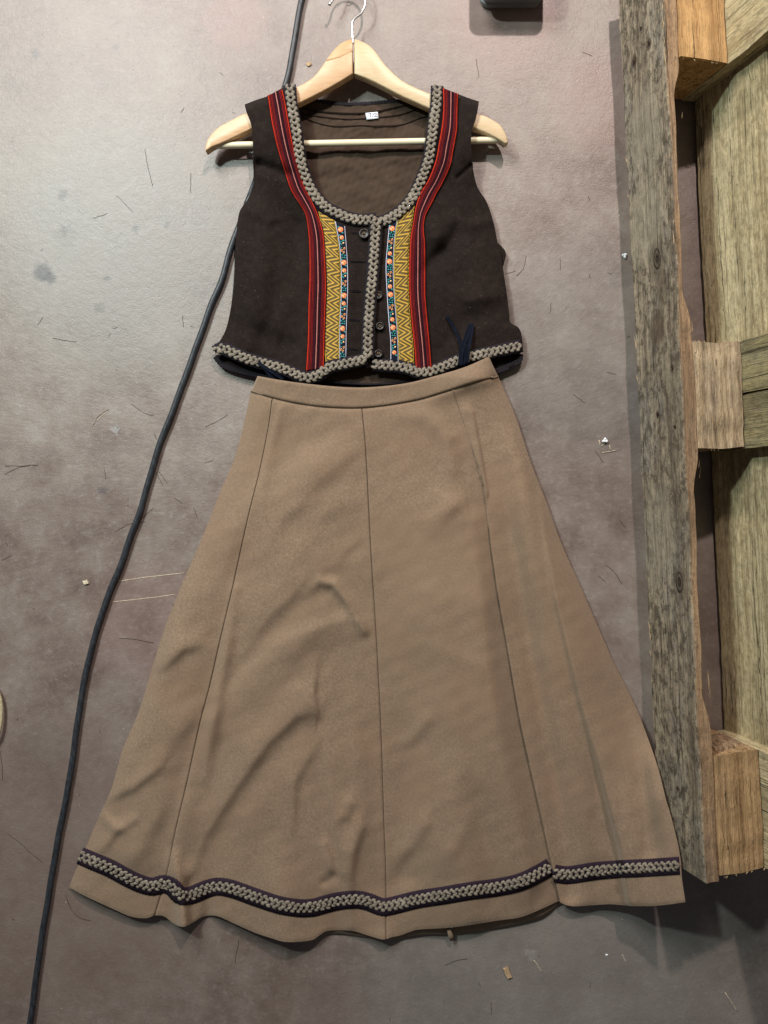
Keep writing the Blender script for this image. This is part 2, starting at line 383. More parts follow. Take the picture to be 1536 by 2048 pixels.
def pallet_wood(name, pale, mid, dark, grey, green=.0, knots=(), dirt=.5, mott=.5, stains=()):
    """old softwood; grain runs along local Y of the pallet"""
    M = Mat(name, .85, .25)
    wq = M.noise(4, 4, .5, rand=0) if False else None
    vec = M.mapped((1, .035, 1), rand=3.0); g1 = M.noise(120, 6, .7, vec=vec, dist=.15); g2 = M.noise(600, 4, .65, vec=M.mapped((1, .05, 1), rand=2.0))
    v2 = M.mapped((1, .30, 1), rand=3.0); blot = M.noise(18, 7, .75, vec=v2); blot2 = M.noise(6, 6, .7, vec=v2)
    v3 = M.mapped((1, .5, 1), rand=5.0); mo = M.noise(110, 7, .8, vec=v3); sp = M.noise(330, 4, .7, vec=M.mapped((1, .6, 1), rand=1.0))
    c = M.ramp(g1 * .50 + g2 * .2 + blot2 * .30, [(.38, dark), (.46, mid), (.54, pale), (.64, tuple(min(1, v * 1.3) for v in pale))])
    c = M.mix(blot.ss(.48, .60) * grey, c, (.20, .195, .185))
    c = M.mix(mo.ss(.50, .57) * mott, c, tuple(v * .40 for v in mid))
    c = M.mix(mo.ss(.45, .37) * mott * .7, c, tuple(min(1, v * 1.5) for v in pale))
    if green: c = M.mix(blot2.ss(.42, .60) * green, c, (.25, .25, .17))
    c = M.mix(blot.ss(.42, .30) * dirt, c, (.045, .036, .026))
    c = M.mix(sp.ss(.60, .70) * .7, c, (.030, .022, .015))
    c = M.mix(g2.ss(.62, .72) * .55, c, (.045, .034, .022))
    crk = M.noise(70, 3, .5, vec=M.mapped((1, .010, 1), rand=4.0)); cr_ = (crk - .5).abs().ss(.012, .002) * blot2.ss(.45, .55)
    c = M.mix(cr_ * .8, c, (.022, .016, .011))
    band = M.noise(22, 4, .6, vec=M.mapped((1, .05, 1), rand=6.0)); c = M.mix(band.ss(.52, .66) * .42, c, tuple(v * .5 for v in mid), 'MIX')
    h = g1 * .8 + g2 * .7 + mo * .8 + sp * .2 - cr_ * 1.2
    x, y, z = M.xyz()
    for (sy, sz, sr, col, k_) in stains:
        d = ((z - sz) * (z - sz) + (y - sy) * (y - sy) * .45).sqrt() + (blot - .5) * sr * 1.6
        c = M.mix(d.ss(sr, sr * .5) * k_, c, col)
    for (kx, ky, kz, ax) in knots:
        t = z if ax == 'z' else x; k0 = kz if ax == 'z' else kx
        d = (((t - k0) * (t - k0)) * 1.0 + ((y - ky) * (y - ky)) * .30).sqrt() + (mo - .5) * .004
        ring = ((d * 950).sin() * .5 + .5)
        c = M.mix(d.ss(.020, .008) * .55, c, tuple(v * .55 for v in mid)); c = M.mix(d.ss(.0085, .0070) * (ring * .6 + .35), c, (.035, .022, .014)); h = h - d.ss(.009, .007) * ring
    M.color(c); M.bump(h, .0030, .9); return M.m
m_floor = floor_mat(); m_wool = wool(); m_dark = dark_wool(); m_lin = lining_mat(); m_cord = cord_mat()
m_red = red_ribbon_mat(); m_yel = yellow_ribbon_mat(); m_flb = flower_base_mat()
m_edge = flat('black_picot_ribbon', (.012, .009, .013), .8, .2)
m_edge2 = flat('plum_black_ribbon', (.022, .012, .022), .8, .2)
m_navy = flat("navy_velvet_ribbon", (.003, .005, .012), .8, .12, .4, 60, .0005)
m_seam = flat('seam_thread', (.10, .066, .042), .9, .1)
m_lseam = flat('dark_lining_seam', (.016, .010, .008), .9, .1)  # dark brown of the stitched lines on the lining
m_or = flat('orange_embroidery', (.80, .22, .075), .6, .3, .35, 900, .0005)
m_pe = flat('peach_embroidery', (.88, .52, .26), .6, .3, .25, 900, .0005)
m_te = flat('teal_embroidery', (.035, .30, .29), .6, .3, .5, 900, .0005)
m_horn = flat('dark_horn', (.014, .010, .008), .38, .4, .5, 120, .0004)
m_pale = flat('button_inlay', (.13, .08, .04), .4, .5)
m_label = flat('white_cotton_label', (.80, .84, .92), .8, .2, .05)
m_ink = flat('blue_ink', (.025, .025, .16), .7, .2, .1)
m_metal = Mat('zinc_wire', .28, .5); m_metal.set(Metallic=1.0); m_metal.color((.62, .64, .66)); m_metal = m_metal.m
m_hw1 = hanger_wood('beech_left', (.50, .30, .155), (.63, .41, .24), -.46)
m_hw2 = hanger_wood('beech_right', (.50, .365, .21), (.63, .48, .30), .46)
m_hw3 = hanger_wood('beech_orange', (.48, .27, .12), (.58, .36, .18), -.46)
m_bar = hanger_wood('pale_dowel', (.72, .62, .42), (.82, .73, .54), 1.57)
m_gboard = pallet_wood('weathered_grey_board', (.36, .290, .205), (.21, .163, .115), (.070, .050, .035), .38, 0, ((.144, .795, .060, 'z'), (.144, .345, .076, 'z')), .60, .85,
    ((.70, .050, .022, (.085, .055, .036), .75), (.755, .07, .018, (.085, .055, .036), .5), (1.085, .030, .008, (.05, .025, .015), .8), (1.090, .066, .008, (.05, .025, .015), .8), (.640, .083, .005, (.05, .03, .02), .7), (.582, .045, .005, (.05, .03, .02), .7), (.05, .05, .006, (.05, .03, .02), .6),
     (.98, .045, .05, (.36, .31, .23), .5), (.86, .04, .05, (.38, .33, .24), .45), (.40, .03, .06, (.33, .29, .22), .4)))
m_gedge = pallet_wood('board_edge', (.42, .28, .165), (.31, .20, .12), (.13, .085, .055), .15, 0, (), .35, .35)
m_green = pallet_wood('greenish_deck_board', (.64, .53, .32), (.47, .365, .20), (.22, .155, .08),   .12, .12, (), .55, .45)
m_strg = pallet_wood('mouldy_stringer', (.36, .29, .14), (.22, .17, .08), (.06, .048, .026), .25, .25, (), .75, .5)
m_blkA = pallet_wood('orange_block', (.62, .38, .17), (.48, .27, .11), (.22, .11, .05), .05, 0, (), .25, .20)
m_blkB = pallet_wood('pale_block', (.58, .45, .30), (.38, .28, .175), (.12, .085, .055), .20, 0, (), .45, .30)
m_blkC = pallet_wood('knotty_block', (.52, .34, .18), (.38, .235, .115), (.12, .065, .03), .10, 0, ((.083, .025, 0, 'x'),), .35, .25)
m_rust = flat('rusty_nail', (.05, .028, .018), .6, .4, .4)
m_chip = flat('wood_chip', (.42, .29, .17), .8, .2, .3, 200)
m_white = flat('white_crumb', (.80, .82, .85), .5, .4, .05)
m_straw = flat('pale_straw', (.66, .56, .42), .7, .3)
m_fib = flat('dark_fibre', (.055, .042, .036), .8, .2)
m_scuff = flat('pale_scuff', (.42, .36, .32), .7, .3, .3, 900)
m_strap = flat('tan_cord', (.45, .38, .24), .7, .3)

# ------------------------------------------------------------ floor
fl = new_obj('floor', [(-5, -5, 0), (5, -5, 0), (5, 5, 0), (-5, 5, 0)], [(0, 1, 2, 3)], m_floor, smooth=False); fl['kind'] = 'structure'

# ------------------------------------------------------------ height fields
def crease(x, y, pts, wp_, wn, amp):
    """asymmetric ridge (amp > 0) or valley along a polyline; wp_ = width on its left side when travelling along it"""
    p = np.asarray(pts, float); best = np.full(x.shape, 1e9); sg = np.zeros(x.shape); am = np.zeros(x.shape)
    amps = np.asarray(amp, float) if not np.isscalar(amp) else np.full(len(p), amp)
    for i in range(len(p) - 1):
        a, b = p[i], p[i + 1]; d = b - a; L = np.hypot(*d); t = d / L
        s = np.clip(((x - a[0]) * t[0] + (y - a[1]) * t[1]) / L, 0, 1)
        qx = a[0] + s * d[0]; qy = a[1] + s * d[1]; dd = np.hypot(x - qx, y - qy)
        cr = t[0] * (y - a[1]) - t[1] * (x - a[0]); m = dd < best
        best = np.where(m, dd, best); sg = np.where(m, cr, sg); am = np.where(m, amps[i] + (amps[i+1] - amps[i]) * s, am)
    # cross > 0 : right-hand side in image coordinates (y down) -> clockwise
    wd = (wn + (wp_ - wn) * (.5 + .5 * np.tanh(sg / 4.0))) * .86
    return am * np.exp(-(best / wd) ** 2)
def vnoise(x, y, s, seed):
    r = np.random.RandomState(seed); ph = r.rand(8) * 6.28; an = r.rand(8) * 6.28; fr = (.6 + r.rand(8) * 1.2) / s
    return sum(np.sin((x * np.cos(a) + y * np.sin(a)) * f * 6.28 + p) for a, f, p in zip(an, fr, ph)) / 4
sst = lambda a, b, v: (lambda t: t * t * (3 - 2 * t))(np.clip((v - a) / (b - a), 0, 1))

SK_L = [(502,783),(487,850),(468,920),(440,985),(415,1050),(385,1120),(355,1190),(325,1270),(300,1350),(275,1430),(245,1500),(222,1580),(195,1640),(170,1700),(152,1740),(138,1775)]
SK_R = [(995,752),(1030,830),(1060,920),(1095,1010),(1120,1080),(1160,1170),(1195,1250),(1230,1330),(1256,1380),(1276,1423),(1292,1464),(1312,1522),(1332,1598),(1347,1654),(1359,1710),(1363,1756),(1370,1803)]
WB_TOP = [(515,752),(560,760),(610,767),(670,773),(720,775),(770,772),(820,765),(870,752),(930,734),(978,713)]
WB_BOT = [(502,783),(545,796),(600,808),(660,815),(724,816),(780,810),(840,799),(880,787),(905,779),(950,765),(995,752)]
S1 = [(545,797),(538,850),(520,940),(505,1000),(493,1050),(468,1164),(441,1278),(420,1370),(400,1446),(375,1560),(350,1665),(331,1757),(309,1831)]
S2 = [(724,816),(731.5,894),(742,1100),(753,1278),(762,1460),(768,1650),(771.5,1750),(772,1879)]
S3 = [(905,779),(923,836),(946.6,905),(967,971),(981,1091),(992.5,1173),(1011,1278),(1038,1437),(1061,1542),(1083,1640),(1101,1725),(1118,1802)]
HEM1 = [(138,1775),(165,1790),(201,1807),(230,1820),(260,1833),(292,1837),(309,1831)]
HEM2 = [(309,1831),(328,1833),(348,1848),(367,1854),(387,1844.6),(406,1834),(432,1832),(465,1846),(510,1866),(540,1876),(569,1884),(600,1884),(626,1880),(639,1871),(652,1863),(678,1861),(709,1863),(735,1871),(761,1878.6),(772,1879)]
HEM3 = [(772,1879),(782,1875),(798,1872),(816,1865.6),(834,1860),(892,1856.5),(938,1851),(1000,1841),(1041,1835),(1082,1819),(1118,1802)]
HEM4 = [(1120,1805),(1135,1811),(1153,1813),(1185,1811),(1219,1809),(1245,1811),(1268,1813),(1314,1812),(1370,1805)]
xl = lambda y: np.interp(y, [q[1] for q in SK_L], [q[0] for q in SK_L])
xr = lambda y: np.interp(y, [q[1] for q in SK_R], [q[0] for q in SK_R])
x3 = lambda y: np.interp(y, [q[1] for q in S3], [q[0] for q in S3])
FOLDS = [  # pts, width left/up side, width right/low side, amp (mm)
 ([(560,850),(520,1000),(490,1150)], 26, 22, [0,1.6,0]),
 ([(455,1330),(420,1450),(375,1620),(350,1740)], 24, 34, [0,2.2,2.4,1.5]),
 ([(700,1360),(712,1500),(722,1600)], 16, 26, [0,1.6,1.0]),
 ([(845,1020),(880,1250),(915,1500),(940,1830)], 54, 44, [0,2.6,3.2,2.8]),
 ([(800,1380),(812,1550),(815,1750)], 30, 26, [0,-1.6,-1.4]),
 ([(1010,900),(1020,1050),(1060,1300),(1110,1560),(1140,1790)], 24, 22, [0,-2.2,-2.4,-2.2,-1.5]),
 ([(1225,1330),(1275,1500),(1310,1700)], 24, 20, [0,-1.8,-1.6]),
 ([(385,1150),(345,1280),(290,1420)], 20, 26, [0,1.8,1]),
 ([(290,1460),(250,1600),(220,1760)], 20, 26, [0,-1.8,-1.5]),
 ([(668,1010),(590,1090),(500,1190),(455,1290)], 62, 52, [2,4.5,4,1]),
 ([(700,860),(610,930),(540,1000),(500,1100)], 50, 46, [1,3.2,3,1]),
 ([(640,1230),(560,1330),(480,1420),(430,1520)], 60, 40, [2,3,3,1]),
 ([(560,1540),(500,1640),(460,1760)], 40, 40, [1,2.5,1]),
 ([(880,1130),(830,1230),(800,1330)], 60, 50, [0,2.2,0]),
 ([(930,1500),(900,1600),(880,1720)], 40, 30, [0,2.5,1]),
 ([(1130,1150),(1170,1350),(1210,1500)], 46, 36, [1,3,2]),
 ([(360,1180),(330,1290),(300,1380)], 30, 40, [1,2.5,1]),
 ([(300,1420),(250,1520),(215,1600)], 26, 30, [1,3,1]),
 ([(345,1560),(310,1640),(270,1720)], 22, 20, [0,2.5,1]),
 ([(640,840),(600,1100),(570,1400),(560,1780)], 90, 80, [0,2.2,2.5,3]),
 ([(835,830),(880,1100),(900,1400),(915,1760)], 90, 90, [0,2,3.2,3.5]),
 ([(745,1150),(765,1450),(772,1850)], 60, 60, [0,-1.5,-2]),
 ([(505,1050),(430,1400),(380,1700)], 45, 45, [0,-2,-2.5]),
 ([(400,1200),(330,1450),(260,1700)], 60, 60, [1,2.5,3]),
 ([(800,1180),(960,1210)], 40, 30, [1,1.2]), ([(600,1020),(700,1000)], 30, 26, [1,1]),
 ([(470,1430),(500,1500),(505,1600)], 22, 30, [0,1.2,0]), ([(850,1290),(960,1330)], 26, 20, [.8,.9]),
 ([(650,1395),(628,1420),(590,1428),(530,1486),(460,1585),(405,1672),(380,1740)], 60, 19, [1,3,5.5,6,6,5,3]),
 ([(634,1300),(624,1385),(630,1432)], 34, 9, [0,4,2]),
 ([(612,1185),(640,1163),(668,1168),(696,1205),(728,1262)], 13, 13, [1,3.5,5,5,3]),
 ([(690,1245),(615,1268),(545,1300),(470,1385),(430,1440)], 24, 45, [3,3.5,3,3,2]),
 ([(670,1120),(600,1165),(530,1235),(470,1320),(430,1380)], 60, 22, [1.5,4,4,3,1.5]),
 ([(640,1470),(588,1560),(582,1650),(590,1730)], 30, 12, [1,3,2,0]),
 ([(655,1460),(662,1574),(672,1640),(690,1745)], 9, 40, [1,2.5,3,2.5]),
 ([(725,890),(640,950),(560,1040),(500,1150)], 50, 26, [1,3.5,3.5,1]),
 ([(690,860),(600,900),(520,990)], 30, 26, [-1,-1.5,0]),
 ([(1010,745),(930,765),(860,795)], 30, 20, [4,4,1]),
 ([(790,830),(860,835),(895,880),(905,940),(900,985)], 24, 22, [1,2.5,3,3,0]),
 ([(930,985),(905,1010),(850,1075)], 40, 20, [1,4,0]),
 ([(940,1050),(960,1200),(975,1350),(1000,1500),(1030,1640),(1055,1760)], 60, 36, [2,4,5,5,5,4]),
 ([(943,826),(958,905),(972,985)], 22, 5, [2.5,3.5,2]),
 ([(1085,1010),(1115,1190),(1165,1400),(1210,1560),(1244,1690),(1262,1800)], 12, 60, [1,3,4,5.5,6,5]),
 ([(1040,880),(1050,1000),(1080,1150),(1120,1350),(1160,1560),(1180,1700)], 50, 40, [2,4,4,3,3,2]),
 ([(1340,1560),(1318,1600),(1300,1650)], 30, 20, [2,4,1]),
 ([(320,1530),(262,1575),(205,1598)], 28, 12, [2,4.5,4]),
 ([(268,1640),(235,1660),(200,1700)], 14, 10, [2,4,2]),
 ([(195,1625),(228,1655),(262,1668)], 12, 14, [3,3,0]),
 ([(420,1280),(365,1295),(325,1330)], 30, 14, [0,4,3]),
 ([(415,1400),(380,1440),(330,1500)], 34, 20, [1,3,0]),
 ([(520,960),(470,1060),(430,1180)], 30, 26, [1,4,1]),
 ([(470,1180),(452,1300),(425,1440),(410,1560)], 12, 18, [1,2.5,2.5,1]),
 ([(722,1655),(704,1705),(698,1765),(700,1850)], 22, 12, [3,5,3,2]),
 ([(650,1690),(662,1745),(650,1770)], 12, 12, [2,4,2]),
 ([(663,1752),(650,1765)], 12, 12, [-4,-4]),
 ([(848,1650),(812,1700),(776,1745)], 30, 18, [3,3.5,1]),
 ([(935,1640),(905,1700),(880,1760)], 30, 22, [1.5,2.5,0]),
 ([(700,1610),(690,1630)], 20, 12, [2.5,2]),
 ([(700,1555),(715,1640),(720,1700)], 14, 30, [0,2,0]),
 ([(560,820),(540,900),(515,1010)], 8, 14, [1.5,1.5,0]),
 ([(855,1440),(820,1480),(790,1500)], 22, 14, [1.8,1.8,0]),
 ([(960,1440),(965,1560),(1000,1680)], 30, 22, [0,1.6,0]),
 ([(345,1690),(360,1780),(368,1854)], 16, 16, [0,7,12]),
 ([(432,1700),(420,1780),(415,1840)], 18, 18, [0,-3,-6]),
 ([(560,1720),(570,1884)], 50, 50, [2,8]),
 ([(672,1810),(680,1865)], 30, 26, [-3,-6]),
 ([(765,1820),(772,1880)], 26, 26, [2,6]),
 ([(1180,1760),(1150,1815)], 30, 30, [0,3]),
]
def zskirt(x, y):
    x = np.asarray(x, float); y = np.asarray(y, float)
    z = 16 + 17 * np.exp(-np.clip(y - 755, 0, None) / 90.) + 1.4 * vnoise(x, y, 190, 3) + .5 * vnoise(x, y, 60, 4)
    for pts, a, b, am in FOLDS: z = z + (3.9 if pts[-1][1] - pts[0][1] > 350 and min(a, b) < 80 else 1.9) * crease(x, y, pts, a, b, am)
    dl = np.clip(x - xl(y), 0, None); dr = np.clip(xr(y) - x, 0, None)
    z = z * (.38 + .62 * (1 - np.exp(-(dl / 17) ** 1.3))) * (.38 + .62 * (1 - np.exp(-(dr / 17) ** 1.3)))
    # deep pleat at the right-hand seam
    d3 = x - x3(y); dep = sst(850, 1000, y)
    z = z - dep * np.where(d3 < 0, 7.5 * np.exp(-(np.abs(d3) / 30) ** 1.2), 0) + dep * np.where(d3 >= 0, 2.0 * np.exp(-(d3 / 30)), 0)
    # the lower right side rides up on the pallet board
    tgt = np.interp(x, [1190, 1240, 1290, 1330, 1375], [0, 12, 34, 66, 102])
    z = z + tgt * sst(1370, 1540, y) * np.clip(.55 + .45 * sst(1400, 1600, y), 0, 1)
    return np.clip(z, 3.2, None) * .001

VL = [(489,209),(493,225),(502,250),(505,285),(506,320),(507,350),(505,375),(494,400),(478,424),(472,460),(468,513),(465,568),(459,619),(448,664),(433,692),(427,712)]
VR = [(958,203),(954,227),(946,250),(942,281),(944,310),(946,338),(955,375),(974,406),(988,450),(995,485),(1002,511),(1009,558),(1014,591),(1019,633),(1021,647),(1037,657),(1043,671),(1046,700)]
vl = lambda y: np.interp(y, [q[1] for q in VL], [q[0] for q in VL])
vr = lambda y: np.interp(y, [q[1] for q in VR], [q[0] for q in VR])
VF = [([(530,230),(525,420),(520,640)], 30, 30, [0,1.5,1.5]), ([(600,560),(560,640),(545,700)], 14, 18, [0,1.5,1]), ([(890,560),(930,600),(1000,590)], 14, 18, [0,1.4,1]), ([(500,420),(540,440),(600,430)], 12, 16, [1.4,1.2,0]), ([(980,440),(940,450),(880,430)], 12, 16, [1.4,1.2,0]), ([(930,230),(915,330),(930,420)], 18, 18, [0,1.2,0]), ([(925,440),(890,500),(845,545)], 16, 24, [-1,-5,-1]), ([(860,430),(875,470),(905,520)], 26, 22, [1,4,1]), ([(560,400),(590,450),(600,540)], 20, 22, [-1,-4,-1]),
      ([(540,470),(520,560),(500,680)], 40, 30, [1,3,2]), ([(950,520),(960,600),(940,680)], 40, 40, [2,3,2]), ([(915,356),(942,331)], 5, 5, [-1.5,-1.5]),
      ([(575,350),(520,330)], 14, 14, [-2,-3]), ([(690,600),(700,700)], 20, 20, [1,1.5]), ([(470,640),(560,690),(610,700)], 26, 26, [-1,-3,0]), ([(880,700),(940,640),(1000,620)], 24, 24, [-1,-3,-1]),
      ([(700,600),(706,540),(712,480)], 12, 12, [1, 1.2, .6])]
def zvest(x, y):
    x = np.asarray(x, float); y = np.asarray(y, float)
    z = 21 + 16 * (1 - sst(255, 400, y)) + 1.0 * vnoise(x, y, 120, 8) + .35 * vnoise(x, y, 36, 9)
    for pts, a, b, am in VF: z = z + 2.7 * crease(x, y, pts, a, b, am)
    k = sst(300, 400, y)
    dl = np.clip(x - vl(y), 0, None); dr = np.clip(vr(y) - x, 0, None); e = .6 + .4 * (1 - np.exp(-(dl / 16) ** 1.3)); e2 = .6 + .4 * (1 - np.exp(-(dr / 16) ** 1.3))
    z = z * (1 - k * (1 - e * e2))
    return np.clip(z, 5, None) * .001
def seam_drop(us, vs, u0=True, u1=True, wu=.012, amp=.0014, v0=False, wv=.004):
    u = us[None, :] + 0 * vs[:, None]; v = vs[:, None] + 0 * us[None, :]; d = 0 * u
    if u0: d = d + np.exp(-(u / wu) ** 2)
    if u1: d = d + np.exp(-((1 - u) / wu) ** 2)
    if v0: d = d + np.exp(-(v / wv) ** 2)
    return amp * np.clip(d, 0, 1)

# ------------------------------------------------------------ skirt
base = P(740, 1300, 0)
skirt = thing('skirt', 'long camel brown wool skirt with grey braid above its hem, laid flat below the vest', 'skirt', base)
vs = params(230, (.001, .003, .006))
def sk_panel(name, top, bottom, left, right, nu, s0, s1, wu):
    us = params(nu, (wu * .4, wu, wu * 2)); XY = coons(top, bottom, left, right, us, vs)
    Z = zskirt(XY[..., 0], XY[..., 1]) - seam_drop(us, vs, s0, s1, wu, .0016, True)
    # hem edge rolls over slightly
    Z = Z - .0012 * np.exp(-((1 - vs[:, None]) / .004) ** 2)
    L_ = .4
    XY = XY.copy()
    if name == 'front_panel' and not s1: XY[:, -3:, 0] += np.array([1, 3, 5])[None] * sst(820, 1000, XY[:, -1:, 1]) ; Z[:, -2:] -= .003 * sst(820, 1000, XY[:, -1:, 1])
    if name == 'side_panel' and not s0 and not s1: XY[:, 0, 0] -= 1.5; Z[:, 0] -= .0008; Z[:, 1] += .0004
    if s0: XY[:, 0, 0] += L_
    if s1: XY[:, -1, 0] -= L_
    return grid_obj(name, XY, Z, m_wool, skirt, .0018)
def part_of(c, a, b, n=30): return at(c, np.linspace(a, b, n))
def split(c, x_):  # arclength fraction of curve c where x passes x_
    q = spl(c, 400); return float(np.argmin(np.abs(q[:, 0] - x_))) / 399
t1, t2, t3 = split(WB_BOT, 545), split(WB_BOT, 724), split(WB_BOT, 905)
sk_panel('side_panel', part_of(WB_BOT, 0, t1), HEM1, SK_L, S1, 34, False, True, .012)
sk_panel('front_panel', part_of(WB_BOT, t1, t2), HEM2, S1, S2, 110, True, True, .006)
sk_panel('front_panel', part_of(WB_BOT, t2, t3), HEM3, S2, S3, 84, True, False, .006)
sk_panel('side_panel', part_of(WB_BOT, t3, 1), HEM4, S3, SK_R, 66, True, False, .008)
# waistband
us = params(120); vw = params(14, (.01, .04))
XY = coons(WB_TOP, WB_BOT, [(515,752),(502,783)], [(978,713),(995,752)], us, vw)
Z = zskirt(XY[..., 0], XY[..., 1]) + .0012 - seam_drop(us, vw, False, False, v0=True, wv=.05, amp=.0015) - .002 * np.exp(-((1 - vw[:, None]) / .05) ** 2)
XY[-1, :, 1] -= .5
grid_obj('waistband', XY, Z, m_wool, skirt, .0025)
# back of the skirt, seen only below the front hem
us = params(70); vb = params(60)
BH = [(142,1772),(300,1828),(420,1826),(600,1868),(680,1869),(740,1876),(790,1878),(850,1870),(900,1871),(960,1864),(1040,1848),(1090,1833),(1125,1806),(1250,1806),(1366,1798)]
XY = coons(WB_TOP, BH, [(q[0] + 5, q[1]) for q in SK_L], [(q[0] - 5, q[1]) for q in SK_R], us, vb)
grid_obj('back_panel', XY, np.full(XY.shape[:2], .0032) + .0015 * np.sin(XY[..., 0] / 40) * (vb[:, None] > .9) + .012 * np.exp(-vb[:, None] * 12), m_wool, skirt, .0016)
# fastening tab peeping out under the hem
b = Bag(); C = P(np.array([898, 899, 901, 903.]), np.array([1852, 1862, 1870, 1879.]), np.array([.010, .012, .011, .008])); b.add(*tube_data(C, np.array([.0032, .0036, .0036, .003]), 8))
b.obj('hem_tab', m_wool, skirt)
# seam stitches drawn by thread in the grooves
for sm in (S1, S2):
    c = spl(sm, step=6); tube('seam', P(c[:, 0], c[:, 1], zskirt(c[:, 0], c[:, 1]) - .0014), .0004, m_seam, skirt, 5)
c = spl(WB_BOT, step=6); tube('seam', P(c[:, 0], c[:, 1], zskirt(c[:, 0], c[:, 1]) - .0010), .0004, m_seam, skirt, 5)
# braid trim with its plum-black ribbon below
TR1 = [(160,1711),(190,1724),(218,1735.5),(266,1761),(302,1773),(328,1768),(345,1775),(361,1791),(380,1791),(413,1778),(436,1773),(465,1778),(510,1794),(559,1810),(600,1816),(626,1815),(652,1808),(678,1802),(712,1799),(735,1803),(761,1813),(773,1813.5),(798,1808),(834,1799),(886,1791),(938,1782),(1000,1773.6),(1041,1764),(1076,1748),(1102,1733)]
TR2 = [(1109,1747),(1136,1750),(1191,1742),(1240,1738),(1301,1735),(1359,1731)]
for tr, ph in ((TR1, 0.), (TR2, 1.1)):
    picot('braid_backing', tr, 17.5, zskirt, .0010, m_edge2, skirt)
    braid('braid', tr, zskirt, .0026, m_cord, skirt, a=7.0, step=11.6, phase=ph)

# navy hanging ribbons of the skirt
def strap(pts, wpx, zs, th=.0006):
    c = spl(pts, step=4); n = len(c); z = np.interp(np.linspace(0, 1, n), np.linspace(0, 1, len(zs)), zs)
    A = offset_curve(c, -wpx / 2); B = offset_curve(c, wpx / 2); t = np.linspace(0, 1, 5)[None, :, None]; XY = A[:, None] * (1 - t) + B[:, None] * t
    Z = z[:, None] + .0012 * np.abs(np.linspace(-1, 1, 5))[None] ** 2
    o = grid_obj('hanging_ribbon', XY, Z, m_navy, skirt); m = o.modifiers.new('thickness', 'SOLIDIFY'); m.thickness = th; m.offset = 0
strap([(893,632),(905,650),(917,676),(925,700),(926,728)], 6, [.024,.022,.025,.028,.027])
strap([(920,732),(924,700),(934,670),(942,647)], 9, [.029,.031,.030,.027])
strap([(934,728),(937,695),(943,665),(944,647)], 7, [.031,.034,.031,.027])
strap([(925,731),(930,712),(936,690)], 8, [.028,.030,.031])
strap([(499,713),(520,728),(545,744),(568,760)], 6, [.019,.026,.027,.022])
strap([(512,718),(530,738),(540,750),(560,766)], 6, [.024,.026,.024,.02])

# ------------------------------------------------------------ vest
vest = thing('vest', 'dark brown sleeveless folk vest with grey braid, red, yellow and flowered ribbons', 'vest', P(745, 500, 0))
# back, seen from inside
us = params(90); vb = params(90)
BK_T = [(515,214),(575,196),(637,201.6),(689,208),(739,206.5),(778,203),(817,200),(880,192),(945,212)]
BK_B = [(432,706),(450,733),(466,741),(506,750),(560,760),(640,772),(740,778),(860,768),(960,750),(1000,744),(1021,736),(1040,722)]
XY = coons(BK_T, BK_B, [(q[0] + 6, q[1]) for q in VL], [(q[0] - 4, q[1]) for q in VR], us, vb)
grid_obj('back', XY, .0035 + .001 * vnoise(XY[..., 0], XY[..., 1], 80, 2) + .006 * np.exp(-((XY[..., 1] - 735) / 30) ** 2) * (np.abs(XY[..., 0] - 740) > 150), m_dark, vest, .0012)
zlin = lambda x, y: .0062 + .0012 * vnoise(x, y, 70, 12) + .0006 * vnoise(x, y, 22, 13) + .001 * crease(x, y, [(600,345),(680,325),(760,318),(850,312)], 18, 26, [3,3,2,3]) + .0008 * crease(x, y, [(690,262),(735,252),(800,250)], 5, 5, [1.2,1.6,1]) + .0008 * crease(x, y, [(700,275),(725,262)], 4, 4, [1.3,1.5])
LT = [(590,196),(637,204),(689,210.5),(739,209),(778,205),(817,202),(862,194)]
LB = [(560,752),(640,766),(740,771),(860,764),(930,745)]
XY = coons(LT, LB, [(560,200),(520,400),(490,600),(540,740)], [(900,195),(930,400),(980,600),(930,740)], params(150), params(200))
grid_obj('lining', XY, zlin(XY[..., 0], XY[..., 1]), m_lin, vest, .0006)
# neck facing and its stitched lines
FT = LT; FB = [(600,214),(640,222.5),(690,226),(726,226),(762,221),(804,211),(850,202)]
strip('neck_facing', FT, FB, zlin, .0012, m_lin, vest, n=9, step=5)
picot('picot_edge', BK_T[1:-1], 3.0, lambda x, y: 0 * x + .0078, 0, m_edge, vest, per=6.2, amp=1.8)
for cv in ([(598,214),(640,224),(690,228),(726,227),(762,222.5),(804,212),(850,200)], [(600,226),(640,233),(690,238),(726,237),(800,229),(850,212)], [(602,232),(627,243),(664,252),(726,251),(752,252),(804,249),(846,234),(866,231)]):
    c = spl(cv, step=5); tube('lining_seam', P(c[:, 0], c[:, 1], zlin(c[:, 0], c[:, 1]) + .0012), .0006, m_lseam, vest, 5)
for cv in ([(560,768),(640,777),(740,782),(860,775)], [(600,758),(660,764),(740,769),(840,763)]):
    c = spl(cv, step=5); tube('lining_seam', P(c[:, 0], c[:, 1], zlin(c[:, 0], c[:, 1]) + .001), .002, m_edge, vest, 6)
